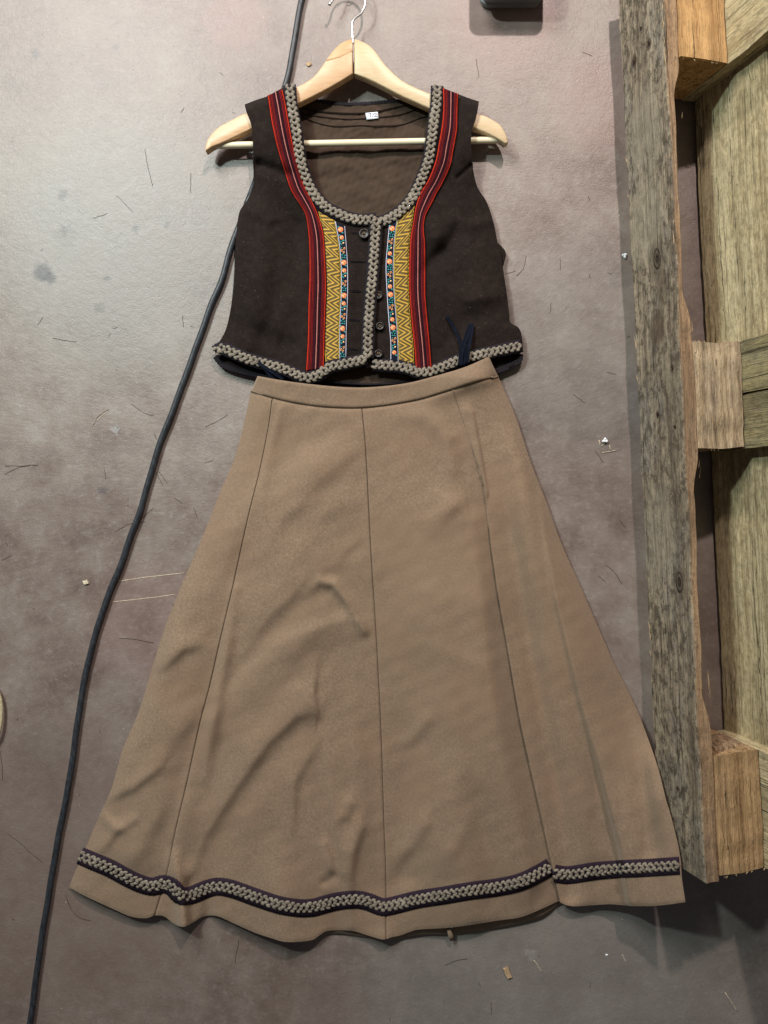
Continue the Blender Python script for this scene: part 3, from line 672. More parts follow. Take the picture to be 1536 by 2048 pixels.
# little pull folds radiating on the lining are in its relief; the label:
lab = strip('size_label', [(731,226),(733,239)], [(755.5,223.5),(757,236.5)], zlin, .0030, m_label, vest, n=4, step=3, sharp=True)
b = Bag()
for st in ([(735.6,227.8),(742.8,226.6)], [(741.5,226.8),(740.5,234.5)], [(747.5,227),(744.6,233.3)], [(748.2,227.6),(750.2,226.2),(752.4,227.4),(751.6,230),(748.4,233.2)], [(748.4,233.2),(751,232.6),(755.6,232.6)], [(731.5,234.3),(734.3,234.2)]):
    c = spl(st, step=.8); b.add(*tube_data(P(c[:, 0], c[:, 1], zlin(c[:, 0], c[:, 1]) + .0032), .00042, 5))
lo = b.obj('handwriting', m_ink, lab)

NECK_L = [(579,170),(583,210),(590,247),(596,288),(603,327),(615,364),(630,391),(650.5,413),(663,421),(681,429),(699,436),(722,440),(753,438)]
NECK_R = [(874.5,172),(873,208),(869,234),(864,273),(859,312),(851,339),(840,365),(829,388),(817,406),(801,422),(787,432),(768,442),(745,446)]
OPEN = [(753,440),(751.5,457),(750,485),(744.5,556),(741,591),(737.5,638),(736,673),(735,716)]
BOT_L = [(430,704),(444,697),(471,708),(499,719),(533,728),(566,737),(595,750),(614,756),(639,749),(657,735),(688,728),(716,722),(733,718)]
BOT_R = [(746,729),(770,731),(794,732),(817,737),(841,745),(869,740),(899,728),(922,719),(953,711),(993,702),(1028,695),(1043,691)]
# left front (wearer's right), neck and opening make its right-hand side
def shift(c, dx, dy): return [(q[0] + dx, q[1] + dy) for q in c]
us = params(90, (.003, .01)); vv = params(150, (.002, .006))
right = shift(NECK_L[:-1], 6, -2)[:9] + [(700,431),(724,434),(755,434),(757,445)] + shift(OPEN[2:], 5, 0)
XY = coons([(489,209),(512,200),(535,192),(557,180),(585,167)], shift(BOT_L[:-1], 0, 5) + [(739,724)], VL, right, us, vv)
Z = zvest(XY[..., 0], XY[..., 1]) - .012 * np.exp(-(vv[:, None] / .012) ** 2) + .002 * sst(640, 700, XY[..., 0])
grid_obj('front_panel', XY, Z, m_dark, vest, .0016)
# right front, slipping under the left one
XY = coons([(868,168),(882,174),(921,190),(940,197),(958,203)], [(725,735),(770,738),(820,744),(850,750),(900,735),(960,716),(1000,708),(1046,698)],
           shift(NECK_R, -5, -2)[:11] + [(766,436),(742,441),(734,455)] + [(732,520),(728,600),(725,735)], VR, params(90, (.003, .01)), vv)
Z = zvest(XY[..., 0], XY[..., 1]) - .012 * np.exp(-(vv[:, None] / .012) ** 2) - .0028 * sst(790, 760, XY[..., 0]) if False else zvest(XY[..., 0], XY[..., 1]) - .012 * np.exp(-(vv[:, None] / .012) ** 2) - .0030 * (1 - sst(745, 800, XY[..., 0])) * sst(400, 440, XY[..., 1])
grid_obj('front_panel', XY, Z, m_dark, vest, .0016)
def zL(x, y): return zvest(x, y) + .002 * sst(640, 700, x)
def zR(x, y): return zvest(x, y) - .0030 * (1 - sst(745, 800, x)) * sst(400, 440, y)
def fade_top(zf, k=.012):
    return lambda x, y: zf(x, y)
# red ribbons
RLo = [(534.6,191),(543,247),(553,292),(568,341),(582,382),(599,409),(610,429),(615,457),(618,502),(618,557),(616,612),(614.7,679),(611,742)]
RLi = [(566,178),(573,210),(583,267),(593,317),(607.6,366),(616,384),(630,413),(639,435),(648,468),(651,513),(653.4,568),(652,623),(650,690),(649,736)]
RRi = [(885,176),(886,208),(883.6,247),(877,286),(870.6,320),(856,359),(840.6,385),(831,413),(826.6,441),(820.7,474),(818,520),(818,579),(822,638),(828,696),(831,739)]
RRo = [(917.5,188),(916,221),(915,260),(908,300),(902,331),(887,365),(875,386),(864,408),(852,431),(848,455),(851,485),(852,532),(852,591),(856,638),(860.5,685),(865,744)]
strip('red_ribbon', RLo, RLi, zL, .0020, m_red, vest, n=9, step=3, lift=.0004)
strip('red_ribbon', RRi, RRo, zR, .0022, m_red, vest, n=9, step=3, lift=.0004)
# yellow zigzag ribbons
YLo = [(637,423),(645,462),(650,513),(652.4,568),(651,623),(649,690),(652,731)]; YLi = [(669,441),(676.7,486),(681,535),(681,590),(678,657),(678,725)]
YRi = [(796,436),(791.4,467),(789,497),(788,544),(790,591),(794,638),(797,685),(799,723)]; YRo = [(829,410),(824.6,445),(820,474),(817.5,520),(817.5,579),(821,638),(827,696),(828,728)]
strip('yellow_ribbon', YLo, YLi, zL, .0013, m_yel, vest, n=7, step=3, lift=.0003)
strip('yellow_ribbon', YRi, YRo, zR, .0015, m_yel, vest, n=7, step=3, lift=.0003)
# flowered ribbons with raised embroidery
FLo = [(670,443),(678,486),(682,535),(682,590),(679,657),(679,725)]; FLi = [(690,453),(693,491),(695.5,535),(695.5,590),(693,657),(692,719)]
FRi = [(778.5,447),(775,485),(771.5,532),(774,591),(777,638),(781,685),(781,721)]; FRo = [(795,437),(790.5,467),(788,497),(787,544),(789,591),(793,638),(796,685),(797,723)]
def dome(b, x, y, z, rx, ry, rot, h, m, n=9):
    a = np.linspace(0, 2*np.pi, n, endpoint=False); ca, sa = math.cos(rot), math.sin(rot); V = []
    for k, hh in ((1, 0), (.7, .75)):
        ex, ey = rx * k * np.cos(a), ry * k * np.sin(a); V.append(P(x + ex*ca - ey*sa, y + ex*sa + ey*ca, np.full(n, z + h * hh)))
    V.append(P(np.array([x]), np.array([y]), np.array([z + h]))); Fc = []
    for i in range(n):
        j = (i + 1) % n; Fc += [(j, i, n + i, n + j), (n + j, n + i, 2 * n)]
    b.add(np.vstack(V), Fc, m)
def flowers(A, B, zf, parent, y0, flip):
    q = spl(np.asarray(spl(A, 120) + spl(B, 120)) / 2, step=.5); ys = q[:, 1]
    b = Bag(); r = random.Random(3)
    def cx(y): return float(np.interp(y, ys, q[:, 0]))
    y = y0 - 66
    while y < 730:
        for dy, kind in ((0, 'L'), (16, 'S'), (27, 'b'), (41, 'c'), (53, 'l')):
            yy = y + (dy if not flip else 66 - dy)
            if yy < 452 or yy > 716: continue
            x = cx(yy) - .5; z = float(zf(np.array(x), np.array(yy))) + .0024
            if kind in 'LS':
                R = 5.0 if kind == 'L' else 4.0
                dome(b, x, yy, z, R * 1.08, R * 1.08, 0, .0004, 0, 10); dome(b, x - 1.6, yy + 1.2, z + .0004, R * .5, R * .3, .8, .0003, 1, 7); dome(b, x + 1.2, yy - 1.5, z + .0005, R * .36, R * .22, -.5, .0003, 1, 6); dome(b, x + .2, yy + .2, z + .0006, R * .2, R * .2, 0, .0007, 0, 6)
                dome(b, x + 4, yy + R + 1.6, z, 2.6, 1.3, .6, .0005, 2, 6); dome(b, x - 4, yy - R - .5, z, 2.4, 1.2, .4, .0005, 2, 6)
            elif kind == 'b':
                dome(b, x + 2, yy, z, 1.8, 2.2, .4, .0007, 1, 7); dome(b, x - 2.4, yy + 2, z, 3.2, 1.2, 1.1, .0005, 2, 6); dome(b, x + .8, yy - 4.4, z, 2.6, 1.1, -.6, .0005, 2, 6); dome(b, x - 3, yy - 3, z, 2.2, 1.0, .3, .0005, 2, 6)
            elif kind == 'c':
                for dx_, dy_ in ((-2.8, 1), (2.6, -3), (1.4, 4.4)):
                    for k in range(4):
                        a = k * 1.57 + .4; dome(b, x + dx_ + 1.7 * math.cos(a), yy + dy_ + 1.7 * math.sin(a), z, 1.2, 1.2, 0, .0006, (0, 1)[k % 2], 5)
                dome(b, x - 3, yy - 4, z, 2.0, .9, -.9, .0005, 2, 6)
            else:
                for dx_, dy_, ro in ((-3, -2, .7), (3, -1, -.7), (-1.5, 3, .2), (3, 3.5, .9), (0, -5, 1.4)): dome(b, x + dx_, yy + dy_, z, 2.4, 1.1, ro, .0005, 2, 6)
        y += 66
    return b.obj('embroidery', [m_or, m_pe, m_te], parent)
f1 = strip('flower_ribbon', FLo, FLi, zL, .0018, m_flb, vest, n=7, step=3); flowers(FLo, FLi, zL, f1, 459, False)
f2 = strip('flower_ribbon', FRi, FRo, zR, .0018, m_flb, vest, n=7, step=3); flowers(FRi, FRo, zR, f2, 457, True)
# braids with black picot edging
def zc(zf, y0=178):   # the braid rolls over the shoulder
    return lambda x, y: zf(x, y) - .012 * np.exp(-((y - 166) / 7.) ** 2) * (y < 200)
for nm, cv, zf, hw in (('neck', NECK_R, zR, 12.5), ('hem', BOT_R, zR, 13), ('neck', NECK_L, zL, 12.5), ('hem', BOT_L, zL, 13), ('open', OPEN, zL, 13.5)):
    picot('braid_backing', cv, hw, zc(zf), .0014, m_edge, vest)
    braid('braid', cv, zc(zf), .0028, m_cord, vest, a=6.2, step=11.2, phase=len(cv) * .7)
for cv, zf in (([(512,334),(535,350),(556,366)], zL), ([(945,329),(928,344),(912,358)], zR), ([(497,300),(505,330),(503,372),(486,406)], zL)):
    c = spl(cv, step=4); tube('dart', P(c[:, 0] + (2 if cv[0][0] < 500 else 0), c[:, 1], zf(c[:, 0], c[:, 1]) + .0002), .0005, m_edge, vest, 5)
# lower edge tape of the back, dark, seen at both hips
for cv in ([(431,712),(444,728),(466,738),(506,748),(560,760)], [(1041,708),(1037,722),(1021,732),(998,741),(960,752)]):
    picot('picot_edge', cv, 6, lambda x, y: 0 * x + .010, 0, m_edge, vest, per=6)
# fold of the back showing at the right armhole
pz = [(985,470),(995,484),(1004,492),(1012,504),(1010,520),(1004,532),(996,532)]
plate_obj('back_fold', spl(pz + pz[:1], 26)[:-1], .001, .009, .002, m_dark, vest)
# buttons and buttonholes
def button(x, y, z, r, rot):
    n = 20; a = np.linspace(0, 2*np.pi, n, endpoint=False); V = []
    for k, h in ((.85, -.0016), (1, -.0006), (1, .0004), (.9, .0012), (.72, .0011), (.6, .0003), (.3, .0001)):
        V.append(P(x + r*k*np.cos(a), y + r*k*np.sin(a), np.full(n, z + h)))
    Fc = []
    for q in range(6):
        for i in range(n):
            j = (i + 1) % n; Fc.append((q*n+j, q*n+i, (q+1)*n+i, (q+1)*n+j))
    Fc.append(tuple(6*n + i for i in range(n))[::-1]); Fc.append(tuple(range(n)))
    o = new_obj('button', np.vstack(V), Fc, m_horn, vest)
    b = Bag()
    for s in (-1, 1):
        c = np.array([[x + s*1.6*math.cos(rot) - 3*math.sin(rot)*t, y + s*1.6*math.sin(rot) + 3*math.cos(rot)*t] for t in (-1, 0, 1)])
        b.add(*tube_data(P(c[:, 0], c[:, 1], np.array([z + .0002, z + .0012, z + .0002])), .0008, 6))
    b.obj('button_thread', m_pale, o)
button(728, 467, float(zL(728., 467.)) + .0042, 10.5, .1)
for x, y, ro in ((757, 590, .5), (760, 652, .9), (757, 707, .2)): button(x, y, float(zR(float(x), float(y))) + .0036, 8.5, ro)
for y, x0, x1 in ((523, 701, 728), (582, 699, 721), (640, 698, 717), (698, 696, 712), (466, 703, 717)):
    b = Bag()
    for dy in (-1.2, 1.2):
        xx = np.linspace(x0, x1, 8); b.add(*tube_data(P(xx, y + dy + 0 * xx, zL(xx, y + 0 * xx) + .0007), .0005, 5))
    dome(b, x1, y, float(zL(float(x1), float(y))) + .0002, 2.4, 2.2, 0, .0014, 0, 8); b.obj('buttonhole', m_edge, vest)

# ------------------------------------------------------------ hanger
hang = thing('coat_hanger', 'beech wood coat hanger with steel hook and pale trouser bar holding the vest', 'hanger', P(708, 200, 0))
LUP = [(705,80.5),(697,81.5),(689,84),(680,89),(672,96.5),(664,105),(657,114),(649,126),(642,136),(634,147),(625,156),(610,166),(593,174.4),(560,190),(520,211),(496,223),(474,233),(454,244),(440,251),(429.5,260),(422,268),(416,276),(412,286),(409.5,296),(411,301.5),(415,300)]
LLO = [(424,293),(440,287),(454,281),(480,268.5),(506,256),(550,234),(596,208),(624,194.5),(652,180.6),(680,165),(706,148.4)]
RUP = [(708.5,81),(719,82),(728.6,86),(739,92),(747,99),(755,109),(762.5,120),(770,130),(778,138),(790,150),(804,161),(818,169),(830,174.5),(845,181),(860,187),(905,206),(951,225),(973,232),(994,243.5),(1002,250),(1007,258),(1011,265),(1014,273),(1016.5,284),(1010,287)]
RLO = [(994,276),(973,265.6),(945,254),(900,235),(857,216),(830,204),(804,193),(778,180),(752,166.7),(730,157),(708.5,148.4)]
arch = lambda x, y: 0.0028 * np.exp(-((x - 707) / 120.) ** 2)
plate_obj('hanger_arm', LUP + LLO, .015, .030, .0020, m_hw1, hang, arch)
plate_obj('hanger_arm', RUP + RLO, .015, .030, .0020, m_hw2, hang, arch)
# darker crown piece of the left arm (grain changes at the glue line)
plate_obj('crown_inlay', [(705,81.5),(697,82.5),(690,85.5),(681,90.5),(673,98),(665,106.5),(658,115.5),(652,124),(680,117),(705.5,104)], .026, .0303, .0004, m_hw3, hang, arch)
bx = np.linspace(417, 1003, 40); tube('trouser_bar', P(bx, 291.5 - (bx - 417) / 586 * 11.5, np.full(40, .0205)), .0048, m_bar, hang, 14)
hk = spl([(705.5,88),(705,70),(704,50),(706.5,41),(712,35),(719,30),(725,23),(729,13),(731,1),(730,-14),(724,-28),(713,-38),(700,-41),(687,-38),(676,-29),(670,-16),(667,-4),(664,3),(659.5,8)], step=2.5)
hz = np.interp(np.arange(len(hk)), [0, 10, len(hk) - 1], [.024, .024, .024])
tube('hook', P(hk[:, 0], hk[:, 1], hz), .00165, m_metal, hang, 10)
def ball(name, c, r, mat, parent=None, squash=1.0):
    b = Bag(); n, k = 12, 8; V = [[0, 0, 1]]; Fc = []
    for i in range(1, k):
        for j in range(n):
            th = math.pi * i / k; V.append([math.sin(th)*math.cos(2*math.pi*j/n), math.sin(th)*math.sin(2*math.pi*j/n), math.cos(th)])
    V.append([0, 0, -1]); V = np.array(V) * (r, r, r * squash) + np.asarray(c)
    for j in range(n):
        Fc.append((0, 1 + j, 1 + (j+1) % n)); Fc.append((len(V)-1, 1 + (k-2)*n + (j+1) % n, 1 + (k-2)*n + j))
        for i in range(k - 2): a = 1 + i*n; Fc.append((a + j, a + n + j, a + n + (j+1) % n, a + (j+1) % n))
    b.add(V, Fc); return b.obj(name, mat, parent)
ball('hook_tip', P(659.5, 8.5, .024), .0026, m_metal, hang)

# ------------------------------------------------------------ cable
CB = [(640,-160),(622,-70),(604,0),(594,50),(586,99),(579,138),(570,172),(556,220),(535,290),(506,375),(484,436),(462,497),(442,564),(420,615),(402,668),(372,750),(346,820),(318,893),(297,965),(280,1022),(262,1070),(240,1135),(221,1180),(208,1215),(190.5,1270),(172,1345),(155,1448),(136.7,1573),(112,1701),(97,1792),(76.6,1925),(60,2048),(40,2200)]
c = spl(CB, step=5); n = len(c); wv = .35 * np.sin(np.arange(n) * .31) + .3 * np.sin(np.arange(n) * .13)
M = Mat('rubber_cable', .45, .5); nn = M.noise(300, 4, .6, vec=M.mapped((1, .3, 1))); M.color(M.ramp(nn, [(.3, (.010, .012, .016)), (.7, (.042, .047, .057))])); M.bump(nn, .0006, .6)
cz = .0049 + .0 * c[:, 0]
cab = tube('cable', P(c[:, 0] + wv, c[:, 1], cz), .0047, M.m, None, 12)
tag(cab, 'dark slate grey cable running across the floor left of the skirt and under the vest', 'cable')

# ------------------------------------------------------------ pallet
PX0, PY0, YAW, LEAN = .5455, -.45262831, .05420033, .26574052
pal = thing('wooden_pallet', 'weathered wooden pallet standing on its long edge, leaning right beside the skirt', 'pallet', (0, 0, 0))
pal.location = (PX0, PY0, 0); pal.rotation_mode = 'XYZ'
# local frame: X = to the left (thickness v, negative = right), Y = length, Z = up the pallet; built with x = -v
pal.rotation_euler = (0, LEAN, YAW)
def wood_piece(name, v0, v1, u0, u1, w0, w1, mat, amp=.0012, nu=40, seed=1, edge_mat=None, wane=None, bev=.002, endj=.002, amp_face=.00012):
    """box from local (v0..v1, u0..u1, w0..w1) with uneven worn edges; x = -v"""
    r = np.random.RandomState(seed); U = np.linspace(u0, u1, nu)
    # cross-section ring (x, z) going round with bevels
    def ring(k):
        u = U[k]; f = lambda s: sum(r_ * math.sin(u * fr + p_) for r_, fr, p_ in s) * amp
        x0 = -v1; x1 = -v0; zt = w1; zb = w0; b_ = bev
        wn = wane(u) if wane else (0, 0)
        d = [f(s) for s in sets]; 
        pts = [(x0 + d[0], zb + b_), (x0 + d[0], (zb + zt) / 2), (x0 + d[0], zt - b_ + d[1]), (x0 + d[0] + b_, zt + d[1]),
               ((x0 + x1 - wn[0]) / 2, zt + d[1]), (x1 - b_ + d[2] - wn[0], zt + d[1]), (x1 + d[2] - wn[0] * .8, zt - b_ + d[1] - wn[1]), (x1 + d[2], (zb + zt) / 2), (x1 + d[2], zb + b_), (x1 + d[2] - b_, zb), ((x0 + x1) / 2, zb), (x0 + d[0] + b_, zb)]
        return pts
    sets = [[(r.rand() * .8, fr, r.rand() * 6) for fr in (5, 14, 37, 97, 160)] for _ in range(4)]
    m = 12; V = []
    for k in range(nu):
        u = U[k] + 0.0
        for q, (x, z) in enumerate(ring(k)):
            ju = (r.rand() - .5) * endj if k in (0, nu - 1) else 0
            V.append((x + (r.rand() - .5) * amp_face, u + ju, z + (r.rand() - .5) * amp_face))
    Fc = []; mi = []
    for k in range(nu - 1):
        for j in range(m):
            j2 = (j + 1) % m; Fc.append((k*m+j, k*m+j2, (k+1)*m+j2, (k+1)*m+j)); mi.append(1 if (edge_mat and 3 <= j <= 5) else 0)
    Fc.append(tuple(range(m))[::-1]); mi.append(1 if edge_mat else 0); Fc.append(tuple((nu-1)*m + j for j in range(m))); mi.append(1 if edge_mat else 0)
    o = bpy.data.objects.new(name, bpy.data.meshes.new(name)); COL.objects.link(o); me = o.data
    me.from_pydata(V, [], [f[::-1] for f in Fc]); me.materials.append(mat)
    if edge_mat: me.materials.append(edge_mat)
    me.polygons.foreach_set('material_index', np.asarray(mi, 'i'))
    me.polygons.foreach_set('use_smooth', np.ones(len(me.polygons), bool)); me.update()
    import bmesh
    bm = bmesh.new(); bm.from_mesh(me); bmesh.ops.recalc_face_normals(bm, faces=bm.faces); bm.to_mesh(me); bm.free()
    me.set_sharp_from_angle(angle=math.radians(35)); o.parent = pal
    return o
def wane(u):
    g = lambda a, b: sst(a, a + .05, u) * (1 - sst(b - .05, b, u))
    k = float(.95 * g(.695, 1.045) + .80 * g(.15, .52)); return (.012 * k * (1 + .06 * math.sin(u * 43)), .003 * k)
UB = (-.060, .108); UM = (.5275, .6725); UT = (1.055, 1.205)
E_ = -.062
wood_piece('bottom_board', .122, .144, E_, 1.21, 0, .100, m_gboard, .0010, 300, 3, m_gedge, wane, .0016, .008)
wood_piece('block', .0445, .1215, UB[0] + .003, UB[1], .0005, .0985, m_blkC, .0009, 30, 5, bev=.003, endj=.006)['label'] = 'orange brown knotty corner block'
wood_piece('block', .0445, .1215, UM[0], UM[1], .0005, .0990, m_blkB, .0008, 24, 6, bev=.002, endj=.004)['label'] = 'pale stained middle block'
wood_piece('block', .0445, .1215, UT[0], UT[1], .0005, .1000, m_blkA, .0008, 24, 7, bev=.002, endj=.003)['label'] = 'bright orange block'
# broken knot standing proud of the corner block's upper end, and loose splinters
kb = Bag(); r_ = np.random.RandomState(4)
for k in range(7):
    a = np.linspace(0, 2*np.pi, 12, endpoint=False); L1 = .016 + .004 * r_.rand(); ox = -.118 + .0105 * k; V = []
    for q, zz in ((1.0, .03), (1.0, .080 - .002 * k), (.8, .089 - .0022 * k), (.35, .092 - .0024 * k)):
        V.append(np.c_[ox + .0075 * q * np.cos(a), .106 + (L1 * (1 - .10 * k)) * q * np.sin(a) * .8, np.full(12, zz)] + .0007 * r_.randn(12, 3))
    kb.add(np.vstack(V), [(q*12+i2, q*12+(i2+1) % 12, (q+1)*12+(i2+1) % 12, (q+1)*12+i2) for q in range(3) for i2 in range(12)] + [tuple(36 + k2 for k2 in range(12))])
ko = kb.obj('broken_knot', m_gedge, None, False); ko.parent = pal
sb = Bag()
def sliver(x, u, z, L, w_, dx, dz):
    sb.add([(x, u, z), (x + w_, u + .1*L, z), (x + w_*.5 + dx, u + L, z + dz), (x + w_*.5, u + .3*L, z + w_)], [(0, 1, 2), (0, 2, 3), (1, 3, 2), (0, 3, 1)])
for _ in range(70):
    u = -.05 + 1.24 * r_.rand(); side = r_.rand(); L = .006 + .020 * r_.rand() ** 2
    if side < .4: sliver(-.1442, u, .0985, L, .0009, -.002 * r_.rand(), .002 * r_.rand())
    elif side < .7: sliver(-.1445, u, .001 + .002 * r_.rand(), L, .0010, -.002 * r_.rand(), -.001)
    else: sliver(-.1235 + .001 * r_.rand(), u, .0995, L, .0009, .003 * r_.rand(), .001)
for bu in (UM[0], UM[1], UT[0], UB[0], UB[1]):
    for _ in range(9):
        x = -.120 + .075 * r_.rand(); sgn = 1 if bu in (UM[1], UB[1]) else -1
        sb.add([(x, bu, .0975), (x + .002, bu, .0985), (x + .001 + .002 * r_.randn(), bu + sgn * .004 * r_.rand(), .098)], [(0, 1, 2)])
for (x, u, L) in ((-.1225, .585, .016), (-.1200, .583, .012), (-.098, .560, .018), (-.095, .553, .020), (-.116, .566, .022), (-.124, .20, .03)): sliver(x, u, .1005, L, .0012, .006 * r_.randn(), .003)
so = sb.obj('splinters', m_chip, None, False); so.parent = pal; so['kind'] = 'stuff'
# cross boards (run up the pallet), between the blocks and the deck
def upright(u0, u1, seed, mat, w1=.80):
    r = np.random.RandomState(seed); nw = 60; W = np.linspace(.0, w1, nw); V = []
    for k, wz in enumerate(W):
        d0 = .0012 * math.sin(wz * 31 + seed) + .0006 * math.sin(wz * 83); d1 = .0012 * math.sin(wz * 27 + seed * 2) + .0006 * math.sin(wz * 71)
        for (x, u) in ((-.0438, u0 + d0), (-.0438, u1 + d1), (-.0224, u1 + d1), (-.0224, u0 + d0)): V.append((x + (r.rand() - .5) * .0005, u, wz))
    Fc = [(k*4+j, k*4+(j+1) % 4, (k+1)*4+(j+1) % 4, (k+1)*4+j) for k in range(nw - 1) for j in range(4)] + [(0, 1, 2, 3), tuple(4*(nw-1) + j for j in range(4))]
    b = Bag(); b.add(V, Fc); o = b.obj('cross_board', mat, None, False); o.parent = pal
    import bmesh
    bm = bmesh.new(); bm.from_mesh(o.data); bmesh.ops.recalc_face_normals(bm, faces=bm.faces); bm.to_mesh(o.data); bm.free(); return o
def upright_mat(name, base):
    m = base.copy(); m.name = name
    for n_ in m.node_tree.nodes:
        if n_.type == 'MAPPING':
            s_ = n_.inputs['Scale'].default_value; n_.inputs['Scale'].default_value = (s_[0], s_[2], s_[1])
    return m
m_strgU = upright_mat('mouldy_cross_board', m_strg); m_paleU = upright_mat('yellow_cross_board', m_green)
upright(UT[0] - .001, UT[1] + .001, 1, m_paleU); upright(.5265, .5985, 2, m_strgU); upright(.6015, .6745, 4, m_strgU); upright(UB[0], UB[1] - .004, 3, m_paleU)
# deck boards (long), facing us from behind
wq = .0
for k, (a, bb) in enumerate(((0, .142), (.160, .258), (.300, .442), (.484, .582), (.655, .80))):
    wood_piece('deck_board', 0, .022, E_ + .002, 1.21, a, bb, m_green, .0009, 70, 20 + k, bev=.0015, endj=.004)
# nails in the outer board
def nail(u, wz, r=.0026):
    a = np.linspace(0, 2*np.pi, 10, endpoint=False); b = Bag(); n = 10
    V = np.vstack([np.c_[np.full(n, -.1437), u + r*np.cos(a), wz + r*np.sin(a)], np.c_[np.full(n, -.1452), u + r*.8*np.cos(a), wz + r*.8*np.sin(a)]])
    b.add(V, [(i, (i+1) % n, n + (i+1) % n, n + i) for i in range(n)] + [tuple(n + i for i in range(n))[::-1]]); o = b.obj('nail', m_rust); o.parent = pal
for u, wz in ((1.085, .030), (1.090, .066), (.640, .083), (.582, .045), (.560, .082), (.050, .050), (-.030, .060), (1.12, .05)): nail(u, wz)

# ------------------------------------------------------------ plastic box at the top edge
M = Mat('smoky_plastic', .35, .5); n1 = M.noise(30, 3, .5); M.color(M.ramp(n1, [(.3, (.22, .23, .235)), (.7, (.28, .29, .295))])); M.set(Transmission_Weight=.35, IOR=1.3)
def tray(name, x0, x1, y0, depth, hgt, mat, label):
    c0 = P(x0, y0, 0); c1 = P(x1, y0, 0); X0, X1, Y0 = c0[0], c1[0], c0[1]; Y1 = Y0 + depth; R = .014
    root = thing(name, label, 'box', ((X0 + X1) / 2, (Y0 + Y1) / 2, 0))
    def ring(e, z, r=R):
        pts = []
        for (cx, cy, a0) in ((X1 + e - r, Y1 + e - r, 0), (X0 - e + r, Y1 + e - r, 90), (X0 - e + r, Y0 - e + r, 180), (X1 + e - r, Y0 - e + r, 270)):
            for k in range(6):
                a = math.radians(a0 + k * 18); pts.append((cx + r * math.cos(a), cy + r * math.sin(a), z))
        return np.array(pts)
    def shell(nm, rings):
        n = 24; Fc = [(q*n+i, q*n+(i+1) % n, (q+1)*n+(i+1) % n, (q+1)*n+i) for q in range(len(rings) - 1) for i in range(n)]
        Fc.append(tuple(range(n))[::-1]); Fc.append(tuple((len(rings)-1)*n + i for i in range(n)))
        o = new_obj(nm, np.vstack(rings), Fc, mat, root); o.data.set_sharp_from_angle(angle=math.radians(40)); return o
    shell('box_body', [ring(-.003, .0015), ring(0, .004), ring(.0005, .012), ring(-.0015, .0135), ring(.004, hgt), ring(.001, hgt), ring(-.004, .016), ring(-.006, .006)])
    shell('box_lid', [ring(.006, hgt + .001), ring(.008, hgt + .003), ring(.008, hgt + .010), ring(.004, hgt + .012)])
tray('storage_box', 958, 1080, 20, .13, .032, M.m, 'smoky grey translucent plastic box at the top edge beside the pallet')

# ------------------------------------------------------------ tan cord loop at the left edge
c = spl([(-60,1350),(-30,1360),(-8,1378),(1,1400),(3,1425),(0,1455),(-8,1478),(-30,1500),(-60,1515)], step=3)
tag(tube('cord_loop', P(c[:, 0], c[:, 1], np.full(len(c), .008)), .0026, m_strap, None, 10), 'tan cord loop just entering at the left edge of the photo', 'cord')

# ------------------------------------------------------------ litter
def chip(name, x, y, L, W_, T, rot, mat, label, cat, z=0.0, group=None):
    r = random.Random(int(x * 7 + y)); c = P(x, y, z); V = []
    for zz in (0.0004, T):
        for sx, sy in ((-1, -1), (0, -1.1), (1, -1), (1.1, 0), (1, 1), (0, .95), (-1, 1), (-.95, 0)):
            a = sx * L / 2 * r.uniform(.85, 1.1); b_ = sy * W_ / 2 * r.uniform(.8, 1.1)
            V.append((c[0] + a * math.cos(rot) - b_ * math.sin(rot), c[1] + a * math.sin(rot) + b_ * math.cos(rot), z + zz * r.uniform(.85, 1.1)))
    Fc = [tuple(range(8))[::-1], tuple(range(8, 16))] + [(i, (i+1) % 8, 8 + (i+1) % 8, 8 + i) for i in range(8)]
    return tag(new_obj(name, V, Fc, mat, None, False), label, cat, group)
chip('wood_chip', 1015, 1944, .017, .0075, .003, -1.2, m_chip, 'light brown wood chip on the floor below the skirt', 'wood chip')
chip('wood_chip', 618, 129, .0065, .005, .002, .6, m_chip, 'small brown chip on the floor left of the hanger crown', 'wood chip')
chip('wood_chip', 172, 1164, .0075, .006, .003, .3, m_straw, 'small pale chip on the floor left of the cable', 'wood chip')
for x, y, sz, lb in ((1249, 511, .0036, 'bluish white crumb beside the pallet board, level with the vest'), (1210, 881, .0042, 'white crumb lying among the pale straws'), (1213, 1910, .0018, 'tiny white crumb on the floor right of the wood chip')):
    b = Bag()
    for k in range(3): lobe(b, P(x, y, sz * .6) + np.array([sz * .6 * math.cos(k * 2.1 + x), sz * .5 * math.sin(k * 2.1 + x), 0]), sz * (.8 - .15 * k), sz * .6, sz * .55, x + k, 7, 4, .25)
    tag(b.obj('plastic_crumb', m_white, None, False), lb, 'crumb')
def local(v, u, wz):
    return pal_m @ Matrix.Translation((-v, u, wz)).translation
from mathutils import Euler
pal_m = Matrix.Translation(pal.location) @ Euler(pal.rotation_euler, 'XYZ').to_matrix().to_4x4()
def straw(pts, label, r=.0005, z=.0008):
    c = spl(pts, step=3) if len(pts) > 2 else spl(pts, 4); tag(tube('straw', P(c[:, 0], c[:, 1], np.full(len(c), z)), r, m_straw, None, 5), label, 'straw', 'pale straws beside the pallet')
straw([(1204,905),(1220,903),(1233,900)], 'long pale straw below the white crumb'); straw([(1202,893),(1210,886)], 'short slanting straw left of the white crumb')
straw([(1219,890),(1221,900)], 'short upright straw right of the white crumb'); straw([(1198,880),(1200,891)], 'short straw at the left end of the straws')
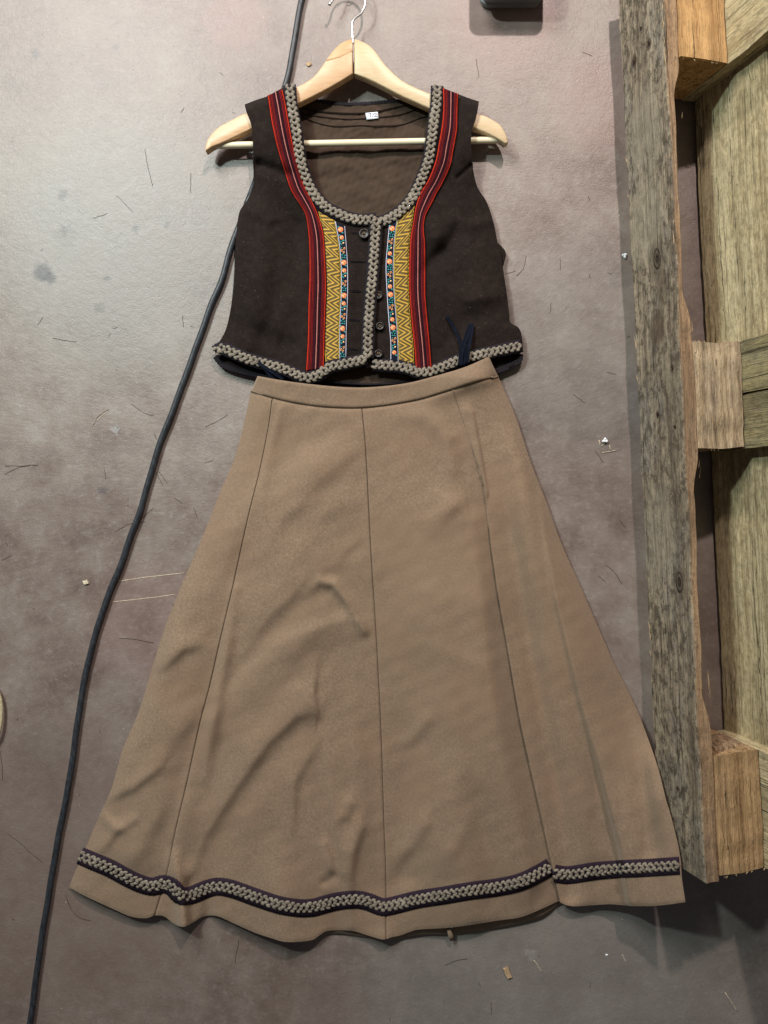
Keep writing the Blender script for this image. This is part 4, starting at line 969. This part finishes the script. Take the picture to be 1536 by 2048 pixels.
# fibres and specks nobody could count
FB = [[(10,932),(60,930),(75,931)],[(10,948),(40,935),(60,930)],[(186,850),(200,830),(218,818)],[(262,808),(285,824),(306,832)],[(410,854),(435,842),(455,830)],[(408,926),(428,920),(426,918)],[(348,996),(358,1002),(366,1007)],
      [(387,1014),(393,1030),(395,1034)],[(275,1043),(292,1028),(306,1017)],[(230,1063),(260,1048),(290,1043)],[(4,1121),(23,1110)],[(238,1277),(270,1279),(308,1286)],[(208,935),(212,958)],[(308,868),(314,880)],[(312,945),(325,970)],[(318,943),(335,967)],
      [(14,1666),(40,1685),(60,1705),(85,1725)],[(0,1500),(4,1530),(4,1560)],[(130,1790),(150,1830),(180,1842)],[(1052,510),(1048,535),(1034,552)],[(1010,548),(1030,542)],[(1120,518),(1121,540)],[(1102,604),(1100,625)],[(1176,392),(1180,400)],
      [(1215,545),(1224,549)],[(1214,745),(1231,748)],[(1146,788),(1170,806)],[(1190,900),(1200,915),(1206,925)],[(1212,1130),(1230,1145),(1243,1168)],[(1198,1152),(1212,1165)],[(1240,1040),(1250,1055)],[(290,298),(295,330),(305,372)],[(186,437),(214,427)],
      [(232,390),(252,410),(265,425)],[(105,676),(135,682),(152,684)],[(75,650),(86,634)],[(365,630),(366,655)],[(362,225),(368,215)],[(382,345),(380,385)],[(440,145),(447,151)],
      [(1330,160),(1345,163)],[(1370,333),(1378,334)],[(890,1930),(915,1920),(935,1917)],[(982,2005),(983,2030)],[(345,1210),(360,1200),(368,1195)],[(478,1880),(474,1900),(470,1925)],[(1165,104),(1185,112)],[(952,118),(958,155)],[(1425,160),(1440,166)],[(1254,675),(1260,672)]]
b = Bag()
for f in FB:
    c = spl(f, 6) + rs.randn(6, 2) * .5; b.add(*tube_data(P(c[:, 0], c[:, 1], np.full(6, .0006)), .00023, 4))
for _ in range(45):
    x, y = rs.rand() * 1240, rs.rand() * 2048; a = rs.rand() * 6.3; L_ = 3 + rs.rand() * 9
    c = np.array([[x + L_*t*math.cos(a + t*.6), y + L_*t*math.sin(a + t*.6)] for t in (0, .5, 1)]); b.add(*tube_data(P(c[:, 0], c[:, 1], np.full(3, .0005)), .00022, 4))
o = b.obj('floor_lint', m_fib); o['kind'] = 'stuff'; o['label'] = 'fine dark fibres scattered over the floor'
b = Bag()
for f in ([(236,1163),(290,1155),(368,1146)], [(220,1205),(290,1197),(350,1189)], [(186,850),(203,832),(216,821)], [(1068,1920),(1085,1945)], [(1245,1910),(1252,1925)], [(1450,1985),(1475,2022)], [(360,1260),(365,1290),(366,1330)]):
    c = spl(f, 8) + rs.randn(8, 2) * .4; b.add(*tube_data(P(c[:, 0], c[:, 1], np.full(8, .0002)), .00045, 4))
for _ in range(420):
    x, y = rs.rand() * 1536, rs.rand() * 2048; c = P(x, y, .0004); r = .00018 + .0006 * rs.rand() ** 4
    a = rs.rand(6) * .5 + np.arange(6) * 1.05; V = np.vstack([np.c_[c[0] + r*np.cos(a), c[1] + r*np.sin(a), np.zeros(6)], [[c[0], c[1], r]]]); b.add(V, [(i, (i+1) % 6, 6) for i in range(6)])
o = b.obj('floor_dust', m_straw); o['kind'] = 'stuff'; o['label'] = 'pale dust specks and scratches on the floor'
